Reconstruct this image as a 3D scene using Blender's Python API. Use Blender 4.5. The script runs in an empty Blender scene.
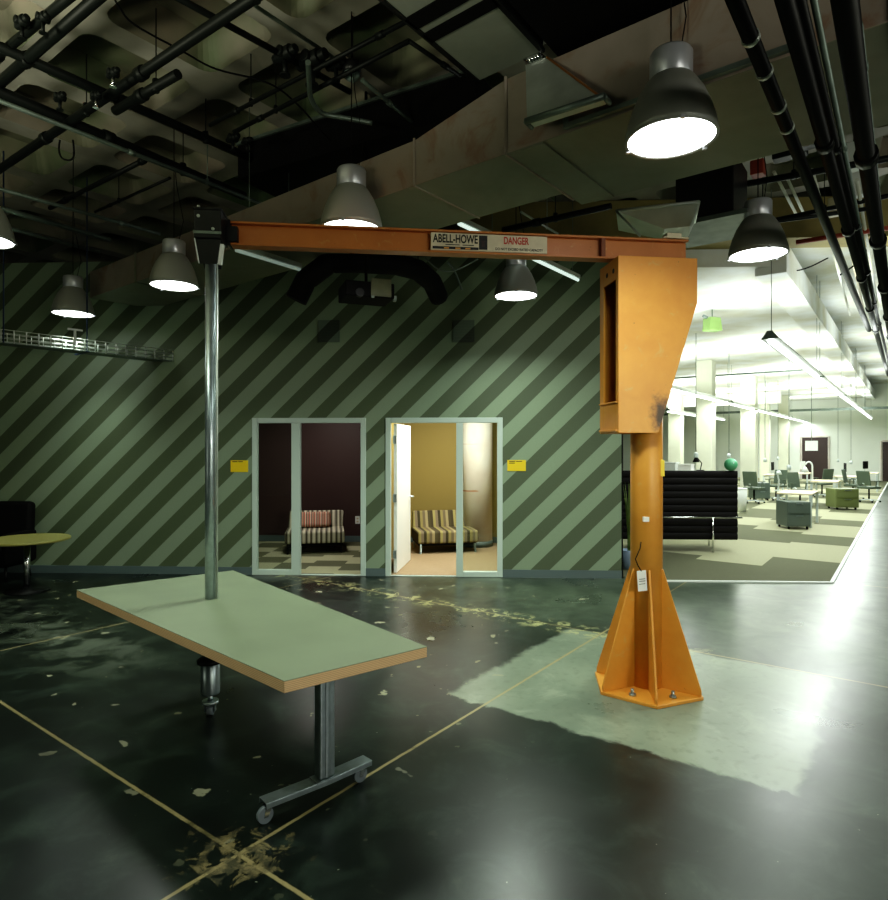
import bpy, bmesh, math, random
from mathutils import Vector, Matrix
random.seed(7)
scene = bpy.context.scene
COL = scene.collection
H, F, CX, CY = 1.75, 625.0, 444.0, 447.0      # eye height (m) and the lens in pixels
ZC = 5.1                                       # underside of the ceiling ribs
n_ = math.hypot(464, 625)
G1 = Vector((464/n_, 625/n_, 0))               # building grid direction running into the office
G2 = Vector((-G1.y, G1.x, 0))                  # grid direction running to the far left
ANG = math.atan2(G1.y, G1.x) - math.pi/2       # rotation that turns +Y onto G1

def at_z(px, py, z):                           # a sight line met with the level z
    d = (z-H)*F/(CY-py)
    return Vector(((px-CX)/F*d, d, z))
def at_d(px, py, d):
    return Vector(((px-CX)/F*d, d, H+(CY-py)/F*d))
def uv(u, v, z=0.0):                           # grid coordinates to world
    p = G1*u - G2*v
    return Vector((p.x, p.y, z))

# ------------------------------------------------------------------ materials
def new_mat(name):
    m = bpy.data.materials.new(name); m.use_nodes = True
    nt = m.node_tree
    b = nt.nodes['Principled BSDF']
    return m, nt, b
def mat(name, col, rough=0.5, metal=0.0, noise=0.0, scale=8.0, bump=0.0, emit=None, estr=0.0, col2=None, spec=None):
    m, nt, b = new_mat(name)
    b.inputs['Base Color'].default_value = (*col, 1)
    b.inputs['Roughness'].default_value = rough
    b.inputs['Metallic'].default_value = metal
    if spec is not None: b.inputs['Specular IOR Level'].default_value = spec
    if emit:
        b.inputs['Emission Color'].default_value = (*emit, 1)
        b.inputs['Emission Strength'].default_value = estr
    if noise > 0 or bump > 0:
        tc = nt.nodes.new('ShaderNodeTexCoord')
        nz = nt.nodes.new('ShaderNodeTexNoise')
        nz.inputs['Scale'].default_value = scale; nz.inputs['Detail'].default_value = 6
        nt.links.new(tc.outputs['Object'], nz.inputs['Vector'])
        if noise > 0:
            r = nt.nodes.new('ShaderNodeValToRGB')
            c2 = col2 or tuple(max(0, c*(1-noise)) for c in col)
            r.color_ramp.elements[0].position = 0.35; r.color_ramp.elements[1].position = 0.65
            r.color_ramp.elements[0].color = (*c2, 1); r.color_ramp.elements[1].color = (*col, 1)
            nt.links.new(nz.outputs['Fac'], r.inputs['Fac'])
            nt.links.new(r.outputs['Color'], b.inputs['Base Color'])
        if bump > 0:
            bp = nt.nodes.new('ShaderNodeBump'); bp.inputs['Strength'].default_value = bump
            nt.links.new(nz.outputs['Fac'], bp.inputs['Height'])
            nt.links.new(bp.outputs['Normal'], b.inputs['Normal'])
    return m

class NG:                                       # tiny node-graph writer
    def __init__(s, nt): s.nt = nt
    def _in(s, sock, v):
        if isinstance(v, (int, float)): sock.default_value = v
        elif isinstance(v, tuple): sock.default_value = v
        else: s.nt.links.new(v, sock)
    def m(s, op, a, b=None, c=None, clamp=False):
        n = s.nt.nodes.new('ShaderNodeMath'); n.operation = op; n.use_clamp = clamp
        s._in(n.inputs[0], a)
        if b is not None: s._in(n.inputs[1], b)
        if c is not None: s._in(n.inputs[2], c)
        return n.outputs[0]
    def pos(s, which='Object'):
        return s.nt.nodes.new('ShaderNodeTexCoord').outputs[which]
    def geo(s):
        return s.nt.nodes.new('ShaderNodeNewGeometry').outputs['Position']
    def sep(s, v):
        n = s.nt.nodes.new('ShaderNodeSeparateXYZ'); s.nt.links.new(v, n.inputs[0]); return n.outputs
    def noise(s, v, scale, detail=5, rough=0.55, dist=0.0):
        n = s.nt.nodes.new('ShaderNodeTexNoise'); s.nt.links.new(v, n.inputs['Vector'])
        n.inputs['Scale'].default_value = scale; n.inputs['Detail'].default_value = detail
        n.inputs['Roughness'].default_value = rough; n.inputs['Distortion'].default_value = dist
        return n.outputs['Fac']
    def ramp(s, f, stops, interp='LINEAR'):
        n = s.nt.nodes.new('ShaderNodeValToRGB'); s.nt.links.new(f, n.inputs['Fac'])
        cr = n.color_ramp; cr.interpolation = interp
        while len(cr.elements) < len(stops): cr.elements.new(0.5)
        for e, (p, c) in zip(cr.elements, stops):
            e.position = p; e.color = (*c, 1) if len(c) == 3 else c
        return n.outputs['Color']
    def smooth(s, v, lo, hi):
        n = s.nt.nodes.new('ShaderNodeMapRange'); n.interpolation_type = 'SMOOTHSTEP'
        s._in(n.inputs['Value'], v); n.inputs['From Min'].default_value = lo; n.inputs['From Max'].default_value = hi
        return n.outputs['Result']
    def mix(s, f, a, b):
        n = s.nt.nodes.new('ShaderNodeMix'); n.data_type = 'RGBA'
        s._in(n.inputs['Factor'], f)
        A, B = n.inputs[6], n.inputs[7]
        for sock, v in ((A, a), (B, b)):
            if isinstance(v, tuple): sock.default_value = (*v, 1) if len(v) == 3 else v
            else: s.nt.links.new(v, sock)
        return n.outputs[2]

# ---- concrete floor
def floor_mat():
    m, nt, b = new_mat('polished_concrete'); g = NG(nt)
    P = g.geo(); x, y, z = g.sep(P)
    u = g.m('ADD', g.m('MULTIPLY', x, G1.x), g.m('MULTIPLY', y, G1.y))
    v = g.m('SUBTRACT', g.m('MULTIPLY', x, G1.y), g.m('MULTIPLY', y, G1.x))
    big = g.noise(P, 0.9, 6, 0.6, 0.4); mid = g.noise(P, 3.2, 7, 0.65, 0.6); fine = g.noise(P, 14, 5, 0.6)
    base = g.ramp(mid, [(0.30, (0.002, 0.003, 0.003)), (0.50, (0.006, 0.010, 0.008)), (0.64, (0.026, 0.038, 0.03)), (0.75, (0.07, 0.085, 0.06))])
    cool = g.ramp(big, [(0.35, (0.002, 0.003, 0.003)), (0.7, (0.022, 0.032, 0.026))])
    col = g.mix(0.4, base, cool)
    # worn lighter band along the far left
    # light and reflection painted into the colour: lighter and greener toward the office side
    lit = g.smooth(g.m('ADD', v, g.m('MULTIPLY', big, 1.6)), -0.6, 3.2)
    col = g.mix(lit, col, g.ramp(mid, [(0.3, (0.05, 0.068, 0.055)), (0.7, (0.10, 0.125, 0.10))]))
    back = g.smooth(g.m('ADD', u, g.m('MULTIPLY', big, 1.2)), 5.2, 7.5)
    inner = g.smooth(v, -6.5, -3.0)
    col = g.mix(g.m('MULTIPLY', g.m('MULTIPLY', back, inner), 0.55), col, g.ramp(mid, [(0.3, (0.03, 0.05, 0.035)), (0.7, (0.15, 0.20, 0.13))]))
    # repaired slab around the mast foot
    wob = g.m('MULTIPLY', g.m('SUBTRACT', mid, 0.5), 0.22)
    uu = g.m('ADD', u, wob); vv = g.m('ADD', v, wob)
    def band(t, lo, hi, e=0.02):
        return g.m('MULTIPLY', g.smooth(t, lo-e, lo+e), g.m('SUBTRACT', 1.0, g.smooth(t, hi-e, hi+e)))
    patch = g.m('MULTIPLY', band(uu, 3.57, 5.55), band(vv, -2.62, -0.45, 0.04))
    pc = g.ramp(big, [(0.3, (0.13, 0.165, 0.125)), (0.7, (0.25, 0.29, 0.22))])
    pc = g.mix(g.m('MULTIPLY', g.smooth(fine, 0.5, 0.68), 0.35), pc, (0.10, 0.12, 0.09))
    pc = g.mix(g.m('MULTIPLY', g.smooth(mid, 0.52, 0.68), 0.45), pc, (0.32, 0.35, 0.27))
    col = g.mix(g.m('MULTIPLY', patch, 0.9), col, pc)
    # pale streak band on the left
    sb = g.m('MULTIPLY', band(u, 2.15, 2.85, 0.25), g.m('SUBTRACT', 1.0, g.smooth(v, -6.0, -4.4)))
    sb = g.m('MULTIPLY', sb, g.smooth(mid, 0.42, 0.6))
    col = g.mix(g.m('MULTIPLY', sb, 0.45), col, (0.17, 0.20, 0.15))
    # saw cut joints filled with tan
    def joint(t, c):
        w = g.m('ABSOLUTE', g.m('SUBTRACT', g.m('ADD', t, g.m('MULTIPLY', g.m('SUBTRACT', fine, 0.5), 0.010)), c))
        return g.m('SUBTRACT', 1.0, g.smooth(w, 0.006, 0.013))
    jm = joint(u, 1.63)
    for jj in (joint(v, -2.31), joint(u, 5.58), joint(u, 9.53), joint(v, -6.26), joint(v, 1.64)):
        jm = g.m('MAXIMUM', jm, jj)
    jm = g.m('MULTIPLY', jm, g.smooth(mid, 0.25, 0.45))
    col = g.mix(g.m('MULTIPLY', jm, 0.9), col, (0.30, 0.25, 0.12))
    # flaked spots: around the joint crossing, and scattered ones further back
    du = g.m('SUBTRACT', u, 1.63); dv = g.m('SUBTRACT', v, -2.31)
    r = g.m('SQRT', g.m('ADD', g.m('MULTIPLY', du, du), g.m('MULTIPLY', g.m('MULTIPLY', dv, dv), 0.9)))
    spot_n = g.noise(P, 7.5, 6, 0.68, 0.9)
    near = g.m('SUBTRACT', 1.0, g.smooth(r, 0.05, 0.40))
    cross = g.smooth(g.m('ADD', spot_n, g.m('MULTIPLY', near, 0.19)), 0.64, 0.69)
    cross = g.m('MULTIPLY', cross, near)
    col = g.mix(g.m('MULTIPLY', cross, 0.8), col, g.mix(g.smooth(fine, 0.4, 0.6), (0.06, 0.055, 0.03), (0.25, 0.20, 0.09)))
    s2n = g.noise(P, 5.5, 3, 0.5, 0.3)
    region = g.m('MULTIPLY', g.m('SUBTRACT', 1.0, g.smooth(v, -3.2, -1.5)), g.smooth(u, 1.1, 2.0))
    spots = g.m('MULTIPLY', g.smooth(s2n, 0.675, 0.69), region)
    col = g.mix(g.m('MULTIPLY', spots, 0.75), col, (0.36, 0.36, 0.24))
    s3n = g.noise(P, 26, 2, 0.5)
    spk = g.m('MULTIPLY', g.smooth(s3n, 0.765, 0.79), 0.7)
    col = g.mix(spk, col, (0.30, 0.32, 0.24))
    yb = g.m('MULTIPLY', band(u, 5.42, 5.72, 0.1), g.smooth(spot_n, 0.53, 0.57))
    col = g.mix(g.m('MULTIPLY', g.m('MULTIPLY', yb, 0.8), g.m('SUBTRACT', 1.0, g.smooth(v, -2.0, -1.0))), col, (0.42, 0.42, 0.20))
    nt.links.new(col, b.inputs['Base Color'])
    rg = g.m('ADD', 0.20, g.m('MULTIPLY', big, 0.20))
    rg = g.m('ADD', rg, g.m('MULTIPLY', lit, 0.10))
    rg = g.m('ADD', rg, g.m('MULTIPLY', g.m('MAXIMUM', spots, cross), 0.3))
    nt.links.new(rg, b.inputs['Roughness'])
    b.inputs['Specular IOR Level'].default_value = 0.40
    bp = nt.nodes.new('ShaderNodeBump'); bp.inputs['Strength'].default_value = 0.05; bp.inputs['Distance'].default_value = 0.02
    nt.links.new(big, bp.inputs['Height']); nt.links.new(bp.outputs['Normal'], b.inputs['Normal'])
    return m

STRIPE_K, STRIPE_P, STRIPE_0 = 0.98, 0.5112, 1.055
def stripe_wall_mat(name='striped_wall_paint', light=(0.265, 0.345, 0.235), dark=(0.092, 0.122, 0.068)):
    m, nt, b = new_mat(name); g = NG(nt)
    P = g.geo(); x, y, z = g.sep(P)
    t = g.m('SUBTRACT', g.m('MULTIPLY', x, 1.0012), g.m('DIVIDE', z, STRIPE_K))
    f = g.m('FRACT', g.m('DIVIDE', g.m('SUBTRACT', t, STRIPE_0), STRIPE_P))
    e = g.m('LESS_THAN', f, 0.50)
    nz = g.noise(P, 90, 2, 0.5); n2 = g.noise(P, 1.3, 3)
    A = g.mix(nz, light, tuple(c*0.82 for c in light))
    B = g.mix(nz, dark, tuple(c*0.8 for c in dark))
    c = g.mix(e, A, B)
    nt.links.new(c, b.inputs['Base Color'])
    b.inputs['Roughness'].default_value = 0.62
    return m

def orange_mat(name, c1, c2, stain=None):
    m, nt, b = new_mat(name); g = NG(nt)
    P = g.pos(); x, y, z = g.sep(P)
    nz = g.noise(P, 3.5, 5, 0.6, 0.3); fn = g.noise(P, 22, 5, 0.7)
    c = g.ramp(nz, [(0.3, c2), (0.7, c1)])
    chips = g.m('MULTIPLY', g.smooth(fn, 0.675, 0.72), 0.75)
    c = g.mix(chips, c, (0.16, 0.07, 0.02))
    rub = g.m('MULTIPLY', g.smooth(g.noise(P, 9, 4, 0.6, 0.8), 0.60, 0.74), 0.4)
    c = g.mix(rub, c, (0.55, 0.40, 0.14))
    if stain:
        dx = g.m('SUBTRACT', x, stain[0]); dz = g.m('SUBTRACT', z, stain[1])
        r = g.m('SQRT', g.m('ADD', g.m('MULTIPLY', dx, dx), g.m('MULTIPLY', g.m('MULTIPLY', dz, dz), 0.35)))
        s = g.m('SUBTRACT', 1.0, g.smooth(g.m('ADD', r, g.m('MULTIPLY', g.m('SUBTRACT', fn, 0.5), 0.12)), 0.02, 0.11))
        c = g.mix(g.m('MULTIPLY', s, 0.93), c, (0.012, 0.010, 0.004))
    nt.links.new(c, b.inputs['Base Color'])
    b.inputs['Roughness'].default_value = 0.42
    bp = nt.nodes.new('ShaderNodeBump'); bp.inputs['Strength'].default_value = 0.06
    nt.links.new(fn, bp.inputs['Height']); nt.links.new(bp.outputs['Normal'], b.inputs['Normal'])
    return m

def fabric_stripes(name, cols, period):
    m, nt, b = new_mat(name); g = NG(nt)
    P = g.pos(); x, y, z = g.sep(P)
    f = g.m('FRACT', g.m('ADD', g.m('DIVIDE', x, period), 10.13))
    c = g.ramp(f, [(i/len(cols), k) for i, k in enumerate(cols)], 'CONSTANT')
    nt.links.new(c, b.inputs['Base Color']); b.inputs['Roughness'].default_value = 0.9
    return m

def ply_edge_mat():
    m, nt, b = new_mat('plywood_edge'); g = NG(nt)
    P = g.geo(); x, y, z = g.sep(P)
    f = g.m('FRACT', g.m('MULTIPLY', z, 130))
    nz = g.noise(P, 30, 4)
    c = g.mix(g.m('MULTIPLY', g.m('LESS_THAN', f, 0.45), 0.7), (0.72, 0.50, 0.27), (0.42, 0.25, 0.12))
    c = g.mix(g.m('MULTIPLY', nz, 0.4), c, (0.55, 0.36, 0.19))
    nt.links.new(c, b.inputs['Base Color']); b.inputs['Roughness'].default_value = 0.55
    return m

def duct_mat(name, c1, c2, rust=(0.20, 0.09, 0.045), amt=0.6, metal=0.0, rough=0.6):
    m, nt, b = new_mat(name); g = NG(nt)
    P = g.geo()
    n1 = g.noise(P, 1.3, 5, 0.6, 0.5); n2 = g.noise(P, 3.0, 6, 0.65, 0.8)
    c = g.ramp(n1, [(0.3, c2), (0.7, c1)])
    c = g.mix(g.m('MULTIPLY', g.smooth(n2, 0.5, 0.72), amt), c, rust)
    nt.links.new(c, b.inputs['Base Color'])
    b.inputs['Roughness'].default_value = rough; b.inputs['Metallic'].default_value = metal
    return m

M = {}
M['floor'] = floor_mat()
M['stripe'] = stripe_wall_mat()
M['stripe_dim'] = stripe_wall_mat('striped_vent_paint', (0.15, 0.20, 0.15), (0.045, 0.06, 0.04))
M['orange'] = orange_mat('orange_enamel', (0.70, 0.325, 0.052), (0.60, 0.25, 0.036))
M['orange_plate'] = orange_mat('orange_enamel_greasy', (0.70, 0.315, 0.050), (0.60, 0.24, 0.034), stain=(0.03, 1.98))
M['orange_beam'] = orange_mat('orange_beam_enamel', (0.50, 0.175, 0.042), (0.40, 0.13, 0.03))
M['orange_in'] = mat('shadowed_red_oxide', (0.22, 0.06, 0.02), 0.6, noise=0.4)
M['top'] = mat('green_grey_linoleum', (0.19, 0.225, 0.15), 0.42, noise=0.10, scale=2.5)
M['ply'] = ply_edge_mat()
M['steel'] = mat('brushed_steel', (0.44, 0.52, 0.54), 0.30, 0.85, noise=0.2, scale=20)
M['chrome'] = mat('chrome', (0.70, 0.72, 0.72), 0.12, 1.0)
M['blacksteel'] = mat('black_steel', (0.016, 0.017, 0.018), 0.38, 0.4)
M['black'] = mat('matt_black', (0.004, 0.004, 0.004), 0.7, spec=0.15)
M['pipe'] = mat('black_iron_pipe', (0.006, 0.008, 0.007), 0.5, 0.0, spec=0.25)
M['pipe_r'] = mat('black_pipe_lagging', (0.003, 0.0035, 0.003), 0.45, 0.0, spec=0.25)
M['galv'] = mat('galvanised_conduit', (0.20, 0.25, 0.22), 0.45, 0.55, noise=0.3, scale=6)
M['galv_b'] = mat('bright_galvanised_sheet', (0.55, 0.60, 0.54), 0.34, 0.45, noise=0.25, scale=4)
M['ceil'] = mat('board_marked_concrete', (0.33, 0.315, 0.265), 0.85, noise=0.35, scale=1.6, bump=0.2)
M['coffer'] = mat('mottled_green_coffer', (0.22, 0.19, 0.15), 0.85, noise=0.5, scale=0.9, col2=(0.075, 0.115, 0.055))  # coffers darker and greener than the ribs
M['ceil_w'] = mat('white_painted_concrete', (0.82, 0.86, 0.84), 0.8, noise=0.12, scale=1.2, col2=(0.62, 0.62, 0.48))
M['white'] = mat('white_paint', (0.80, 0.84, 0.80), 0.6)
M['wall_w'] = mat('office_white_wall', (0.88, 0.93, 0.84), 0.7, noise=0.06, scale=0.7)
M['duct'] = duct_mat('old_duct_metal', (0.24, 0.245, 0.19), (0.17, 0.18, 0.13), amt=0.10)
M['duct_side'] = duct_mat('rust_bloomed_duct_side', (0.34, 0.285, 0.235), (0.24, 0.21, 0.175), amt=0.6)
M['panel'] = duct_mat('pale_duct_panel', (0.30, 0.32, 0.27), (0.20, 0.22, 0.19), amt=0.05)
M['frame'] = mat('mint_grey_frame_paint', (0.52, 0.62, 0.56), 0.4)
M['door'] = mat('white_door_paint', (0.86, 0.90, 0.86), 0.45)
M['column'] = mat('cream_column_paint', (0.70, 0.72, 0.56), 0.7, noise=0.1, scale=2)
M['base'] = mat('blue_grey_baseboard', (0.10, 0.14, 0.14), 0.5)
M['maroon'] = mat('dark_maroon_paint', (0.050, 0.026, 0.024), 0.55)
M['olive'] = mat('mustard_olive_paint', (0.25, 0.195, 0.05), 0.7)
def column_mat():
    m, nt, b = new_mat('stained_white_column_paint'); g = NG(nt); P = g.geo(); x, y, z = g.sep(P)
    n1 = g.noise(P, 2.2, 5); n2 = g.noise(P, 6, 4)
    c = g.ramp(n1, [(0.35, (0.66, 0.57, 0.50)), (0.6, (0.76, 0.72, 0.66))])
    for zc, w_, k in ((0.99, 0.018, 0.8), (1.80, 0.010, 0.4)):
        a = g.m('ABSOLUTE', g.m('SUBTRACT', g.m('ADD', z, g.m('MULTIPLY', n2, 0.03)), zc+0.015))
        f = g.m('MULTIPLY', g.m('SUBTRACT', 1.0, g.smooth(a, w_*0.4, w_)), g.m('SUBTRACT', 1.0, g.smooth(x, 0.55, 0.62)))
        c = g.mix(g.m('MULTIPLY', f, k), c, (0.50, 0.17, 0.05))
    nt.links.new(c, b.inputs['Base Color']); b.inputs['Roughness'].default_value = 0.6
    return m
M['creamw'] = column_mat()
M['tan'] = mat('tan_carpet', (0.30, 0.22, 0.13), 0.95, noise=0.12, scale=30)
M['carp_l'] = mat('light_carpet_tile', (0.40, 0.40, 0.25), 0.95, noise=0.10, scale=60)
M['carp_d'] = mat('dark_carpet_tile', (0.115, 0.12, 0.065), 0.95, noise=0.15, scale=60)
M['yellow'] = mat('yellow_sign_plastic', (0.80, 0.58, 0.015), 0.4)
M['ink'] = mat('sign_ink', (0.01, 0.01, 0.01), 0.6)
M['red'] = mat('red_sign_ink', (0.42, 0.035, 0.02), 0.5)
M['cream'] = mat('aged_label_cream', (0.62, 0.55, 0.38), 0.5, noise=0.15, scale=12)
M['paper'] = mat('paper_tag', (0.78, 0.78, 0.72), 0.7)
M['shade'] = mat('grey_spun_aluminium', (0.36, 0.37, 0.34), 0.45, 0.25)
M['neck'] = mat('silver_ballast_housing', (0.60, 0.62, 0.66), 0.35, 0.6)
M['lens'] = mat('lit_lens', (1, 1, 1), 0.5, emit=(0.95, 1.0, 0.97), estr=9.0)
M['reflector'] = mat('lamp_reflector', (0.8, 0.82, 0.8), 0.3, emit=(0.95, 1, 0.97), estr=1.2)
M['tube_on'] = mat('lit_fluorescent_tube', (1, 1, 1), 0.5, emit=(0.92, 1.0, 0.96), estr=4.0)
M['tube_dim'] = mat('pale_fluorescent_batten', (0.55, 0.66, 0.58), 0.4, emit=(0.7, 0.9, 0.8), estr=0.16)
M['caster'] = mat('grey_caster_rubber', (0.15, 0.18, 0.20), 0.5)
M['tabletop_y'] = mat('yellow_ochre_laminate', (0.34, 0.32, 0.10), 0.35)
M['green'] = mat('green_vinyl', (0.11, 0.42, 0.21), 0.35)
M['leaf'] = mat('leaf_green', (0.16, 0.24, 0.06), 0.6, noise=0.4)
M['pot'] = mat('pale_blue_glaze', (0.30, 0.40, 0.55), 0.3)
M['desk'] = mat('birch_desktop', (0.72, 0.62, 0.40), 0.4)
M['ped'] = mat('grey_green_pedestal', (0.09, 0.12, 0.10), 0.4)
M['ped_o'] = mat('olive_pedestal', (0.15, 0.18, 0.065), 0.4)
M['lightleg'] = mat('pale_leg_enamel', (0.55, 0.62, 0.60), 0.35, 0.2)
M['chairg'] = mat('green_grey_mesh', (0.075, 0.105, 0.07), 0.7)
M['vinyl'] = mat('black_channel_vinyl', (0.006, 0.005, 0.005), 0.6, spec=0.2)
M['ochre'] = mat('ochre_concrete_beam', (0.30, 0.25, 0.10), 0.8, noise=0.3, scale=2)
M['doorb'] = mat('dark_brown_door', (0.03, 0.012, 0.010), 0.5)
M['screen'] = mat('white_hanging_board', (0.85, 0.88, 0.86), 0.5)
M['tin'] = mat('green_tin', (0.25, 0.42, 0.12), 0.5)
M['rustpipe'] = mat('red_oxide_pipe', (0.35, 0.06, 0.03), 0.6)
M['sofa_l'] = fabric_stripes('grey_cream_striped_fabric', [(0.62,0.60,0.45),(0.30,0.27,0.2),(0.05,0.045,0.035),(0.30,0.28,0.2),(0.62,0.6,0.45),(0.16,0.13,0.09),(0.06,0.055,0.04),(0.42,0.40,0.3)], 0.16)
M['sofa_r'] = fabric_stripes('olive_brown_striped_fabric', [(0.035,0.028,0.010),(0.22,0.19,0.07),(0.13,0.105,0.06),(0.27,0.23,0.12),(0.06,0.05,0.02),(0.045,0.035,0.014),(0.27,0.24,0.09),(0.17,0.14,0.09)], 0.36)
M['pillow'] = fabric_stripes('red_striped_cushion_fabric', [(0.5,0.13,0.09),(0.62,0.52,0.4),(0.1,0.05,0.04),(0.55,0.28,0.2),(0.2,0.18,0.12)], 0.085)

def glass_mat():
    m, nt, b = new_mat('clear_glass')
    b.inputs['Base Color'].default_value = (0.9, 0.97, 0.93, 1)
    b.inputs['Roughness'].default_value = 0.02
    out = nt.nodes['Material Output']
    tr = nt.nodes.new('ShaderNodeBsdfTransparent'); tr.inputs[0].default_value = (0.9, 0.95, 0.92, 1)
    gl = nt.nodes.new('ShaderNodeBsdfGlossy'); gl.inputs['Roughness'].default_value = 0.03
    mx = nt.nodes.new('ShaderNodeMixShader'); mx.inputs[0].default_value = 0.05
    nt.links.new(tr.outputs[0], mx.inputs[1]); nt.links.new(gl.outputs[0], mx.inputs[2])
    nt.links.new(mx.outputs[0], out.inputs['Surface'])
    return m
M['glass'] = glass_mat()

# ------------------------------------------------------------------ mesh builder
class MB:
    def __init__(s): s.bm = bmesh.new(); s.mi = 0
    def face(s, vs):
        try:
            f = s.bm.faces.new(vs); f.material_index = s.mi; return f
        except ValueError: return None
    def quads(s, pts, faces):
        v = [s.bm.verts.new(p) for p in pts]
        for f in faces: s.face([v[i] for i in f])
        return s
    def box(s, c, size, rot=None):
        c = Vector(c); hx, hy, hz = size[0]/2, size[1]/2, size[2]/2
        R = rot if rot is not None else Matrix.Identity(3)
        pts = [c + R @ Vector((x, y, z)) for x in (-hx, hx) for y in (-hy, hy) for z in (-hz, hz)]
        return s.quads(pts, [(0,1,3,2),(4,6,7,5),(0,4,5,1),(2,3,7,6),(0,2,6,4),(1,5,7,3)])
    def b2(s, lo, hi):
        return s.box([(a+b)/2 for a, b in zip(lo, hi)], [abs(b-a) for a, b in zip(lo, hi)])
    def bar(s, p1, p2, w, h, up=(0,0,1)):
        p1, p2 = Vector(p1), Vector(p2); d = (p2-p1); L = d.length; d.normalize()
        up = Vector(up)
        if abs(d.dot(up)) > 0.98: up = Vector((0,1,0))
        sx = d.cross(up).normalized(); uz = sx.cross(d).normalized()
        R = Matrix((sx, d, uz)).transposed()
        return s.box((p1+p2)/2, (w, L, h), R)
    def prism(s, poly, axis, depth):           # poly: 3-D ring, extruded by the vector axis*depth
        a = Vector(axis)*depth
        p = [Vector(q) for q in poly]; n = len(p)
        v1 = [s.bm.verts.new(q) for q in p]; v2 = [s.bm.verts.new(q+a) for q in p]
        s.face(v1[::-1]); s.face(v2)
        for i in range(n): s.face([v1[i], v1[(i+1) % n], v2[(i+1) % n], v2[i]])
        return s
    def tube(s, pts, r, seg=10, caps=True, r2=None):
        pts = [Vector(p) for p in pts]; n = len(pts); rings = []
        prev = None
        for i, p in enumerate(pts):
            if i == 0: t = pts[1]-pts[0]
            elif i == n-1: t = pts[-1]-pts[-2]
            else: t = (pts[i+1]-pts[i]).normalized()+(pts[i]-pts[i-1]).normalized()
            t.normalize()
            if prev is None:
                a = Vector((0,0,1)) if abs(t.z) < 0.9 else Vector((1,0,0))
                nx = t.cross(a).normalized()
            else:
                nx = (prev - t*prev.dot(t)).normalized()
            prev = nx; ny = t.cross(nx)
            rr = r if r2 is None else r+(r2-r)*i/(n-1)
            rings.append([s.bm.verts.new(p + nx*rr*math.cos(2*math.pi*k/seg) + ny*rr*math.sin(2*math.pi*k/seg)) for k in range(seg)])
        for a, b in zip(rings[:-1], rings[1:]):
            for k in range(seg):
                f = s.face([a[k], a[(k+1) % seg], b[(k+1) % seg], b[k]])
                if f: f.smooth = True
        if caps: s.face(rings[0][::-1]); s.face(rings[-1])
        return s
    def lathe(s, prof, c=(0,0,0), seg=32, close=True):
        c = Vector(c); rings = []
        for r, z in prof:
            rings.append([s.bm.verts.new(c+Vector((r*math.cos(2*math.pi*k/seg), r*math.sin(2*math.pi*k/seg), z))) for k in range(seg)])
        for a, b in zip(rings[:-1], rings[1:]):
            for k in range(seg):
                f = s.face([a[k], a[(k+1) % seg], b[(k+1) % seg], b[k]])
                if f: f.smooth = True
        if close: s.face(rings[0][::-1]); s.face(rings[-1])
        return s
    def sphere(s, c, r, sx=1, sy=1, sz=1, seg=20):
        ret = bmesh.ops.create_uvsphere(s.bm, u_segments=seg, v_segments=seg//2, radius=1)
        for v in ret['verts']: v.co = Vector((v.co.x*r*sx, v.co.y*r*sy, v.co.z*r*sz)) + Vector(c)
        for f in s.bm.faces:
            if all(v in ret['verts'] for v in f.verts[:1]): f.smooth = True
        return s

XF = {}
def xf(loc, rz): return Matrix.Translation(Vector(loc)) @ Matrix.Rotation(rz, 4, 'Z')
def empty(name, loc=(0,0,0), rz=0.0):
    o = bpy.data.objects.new(name, None); COL.objects.link(o)
    o.location = loc; o.rotation_euler = (0, 0, rz); o.empty_display_size = 0.1
    XF[o.name] = xf(loc, rz)
    return o
def tag(o, label=None, cat=None, group=None, kind=None):
    if label: o['label'] = label
    if cat: o['category'] = cat
    if group: o['group'] = group
    if kind: o['kind'] = kind
    return o
def thing(name, label, cat, loc=(0,0,0), rz=0.0, group=None):
    return tag(empty(name, loc, rz), label, cat, group)
def obj(name, mb, mats, parent=None, world=False, bevel=0.0, seg=2, smooth=False, center=False):
    bm = mb.bm
    bmesh.ops.recalc_face_normals(bm, faces=bm.faces[:])
    if world and parent is not None:
        P = parent; MM = Matrix.Identity(4)
        while P is not None:
            MM = XF[P.name] @ MM; P = P.parent
        bmesh.ops.transform(bm, matrix=MM.inverted(), verts=bm.verts[:])
    loc = Vector((0,0,0))
    if parent is None and center and bm.verts:
        xs = [v.co for v in bm.verts]
        loc = Vector(((min(v.x for v in xs)+max(v.x for v in xs))/2, (min(v.y for v in xs)+max(v.y for v in xs))/2, min(v.z for v in xs)))
        bmesh.ops.translate(bm, vec=-loc, verts=bm.verts[:])
    me = bpy.data.meshes.new(name); bm.to_mesh(me); bm.free()
    for m in (mats if isinstance(mats, (list, tuple)) else [mats]): me.materials.append(m)
    if smooth:
        for p in me.polygons: p.use_smooth = True
    o = bpy.data.objects.new(name, me); COL.objects.link(o); o.location = loc
    XF[o.name] = Matrix.Translation(loc)
    if parent is not None: o.parent = parent
    if bevel > 0:
        b = o.modifiers.new('bevel', 'BEVEL'); b.width = bevel; b.segments = seg; b.limit_method = 'ANGLE'; b.angle_limit = math.radians(40)
    return o
def struct(name, mb, mats, **k):
    return tag(obj(name, mb, mats, **k), kind='structure')
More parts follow.
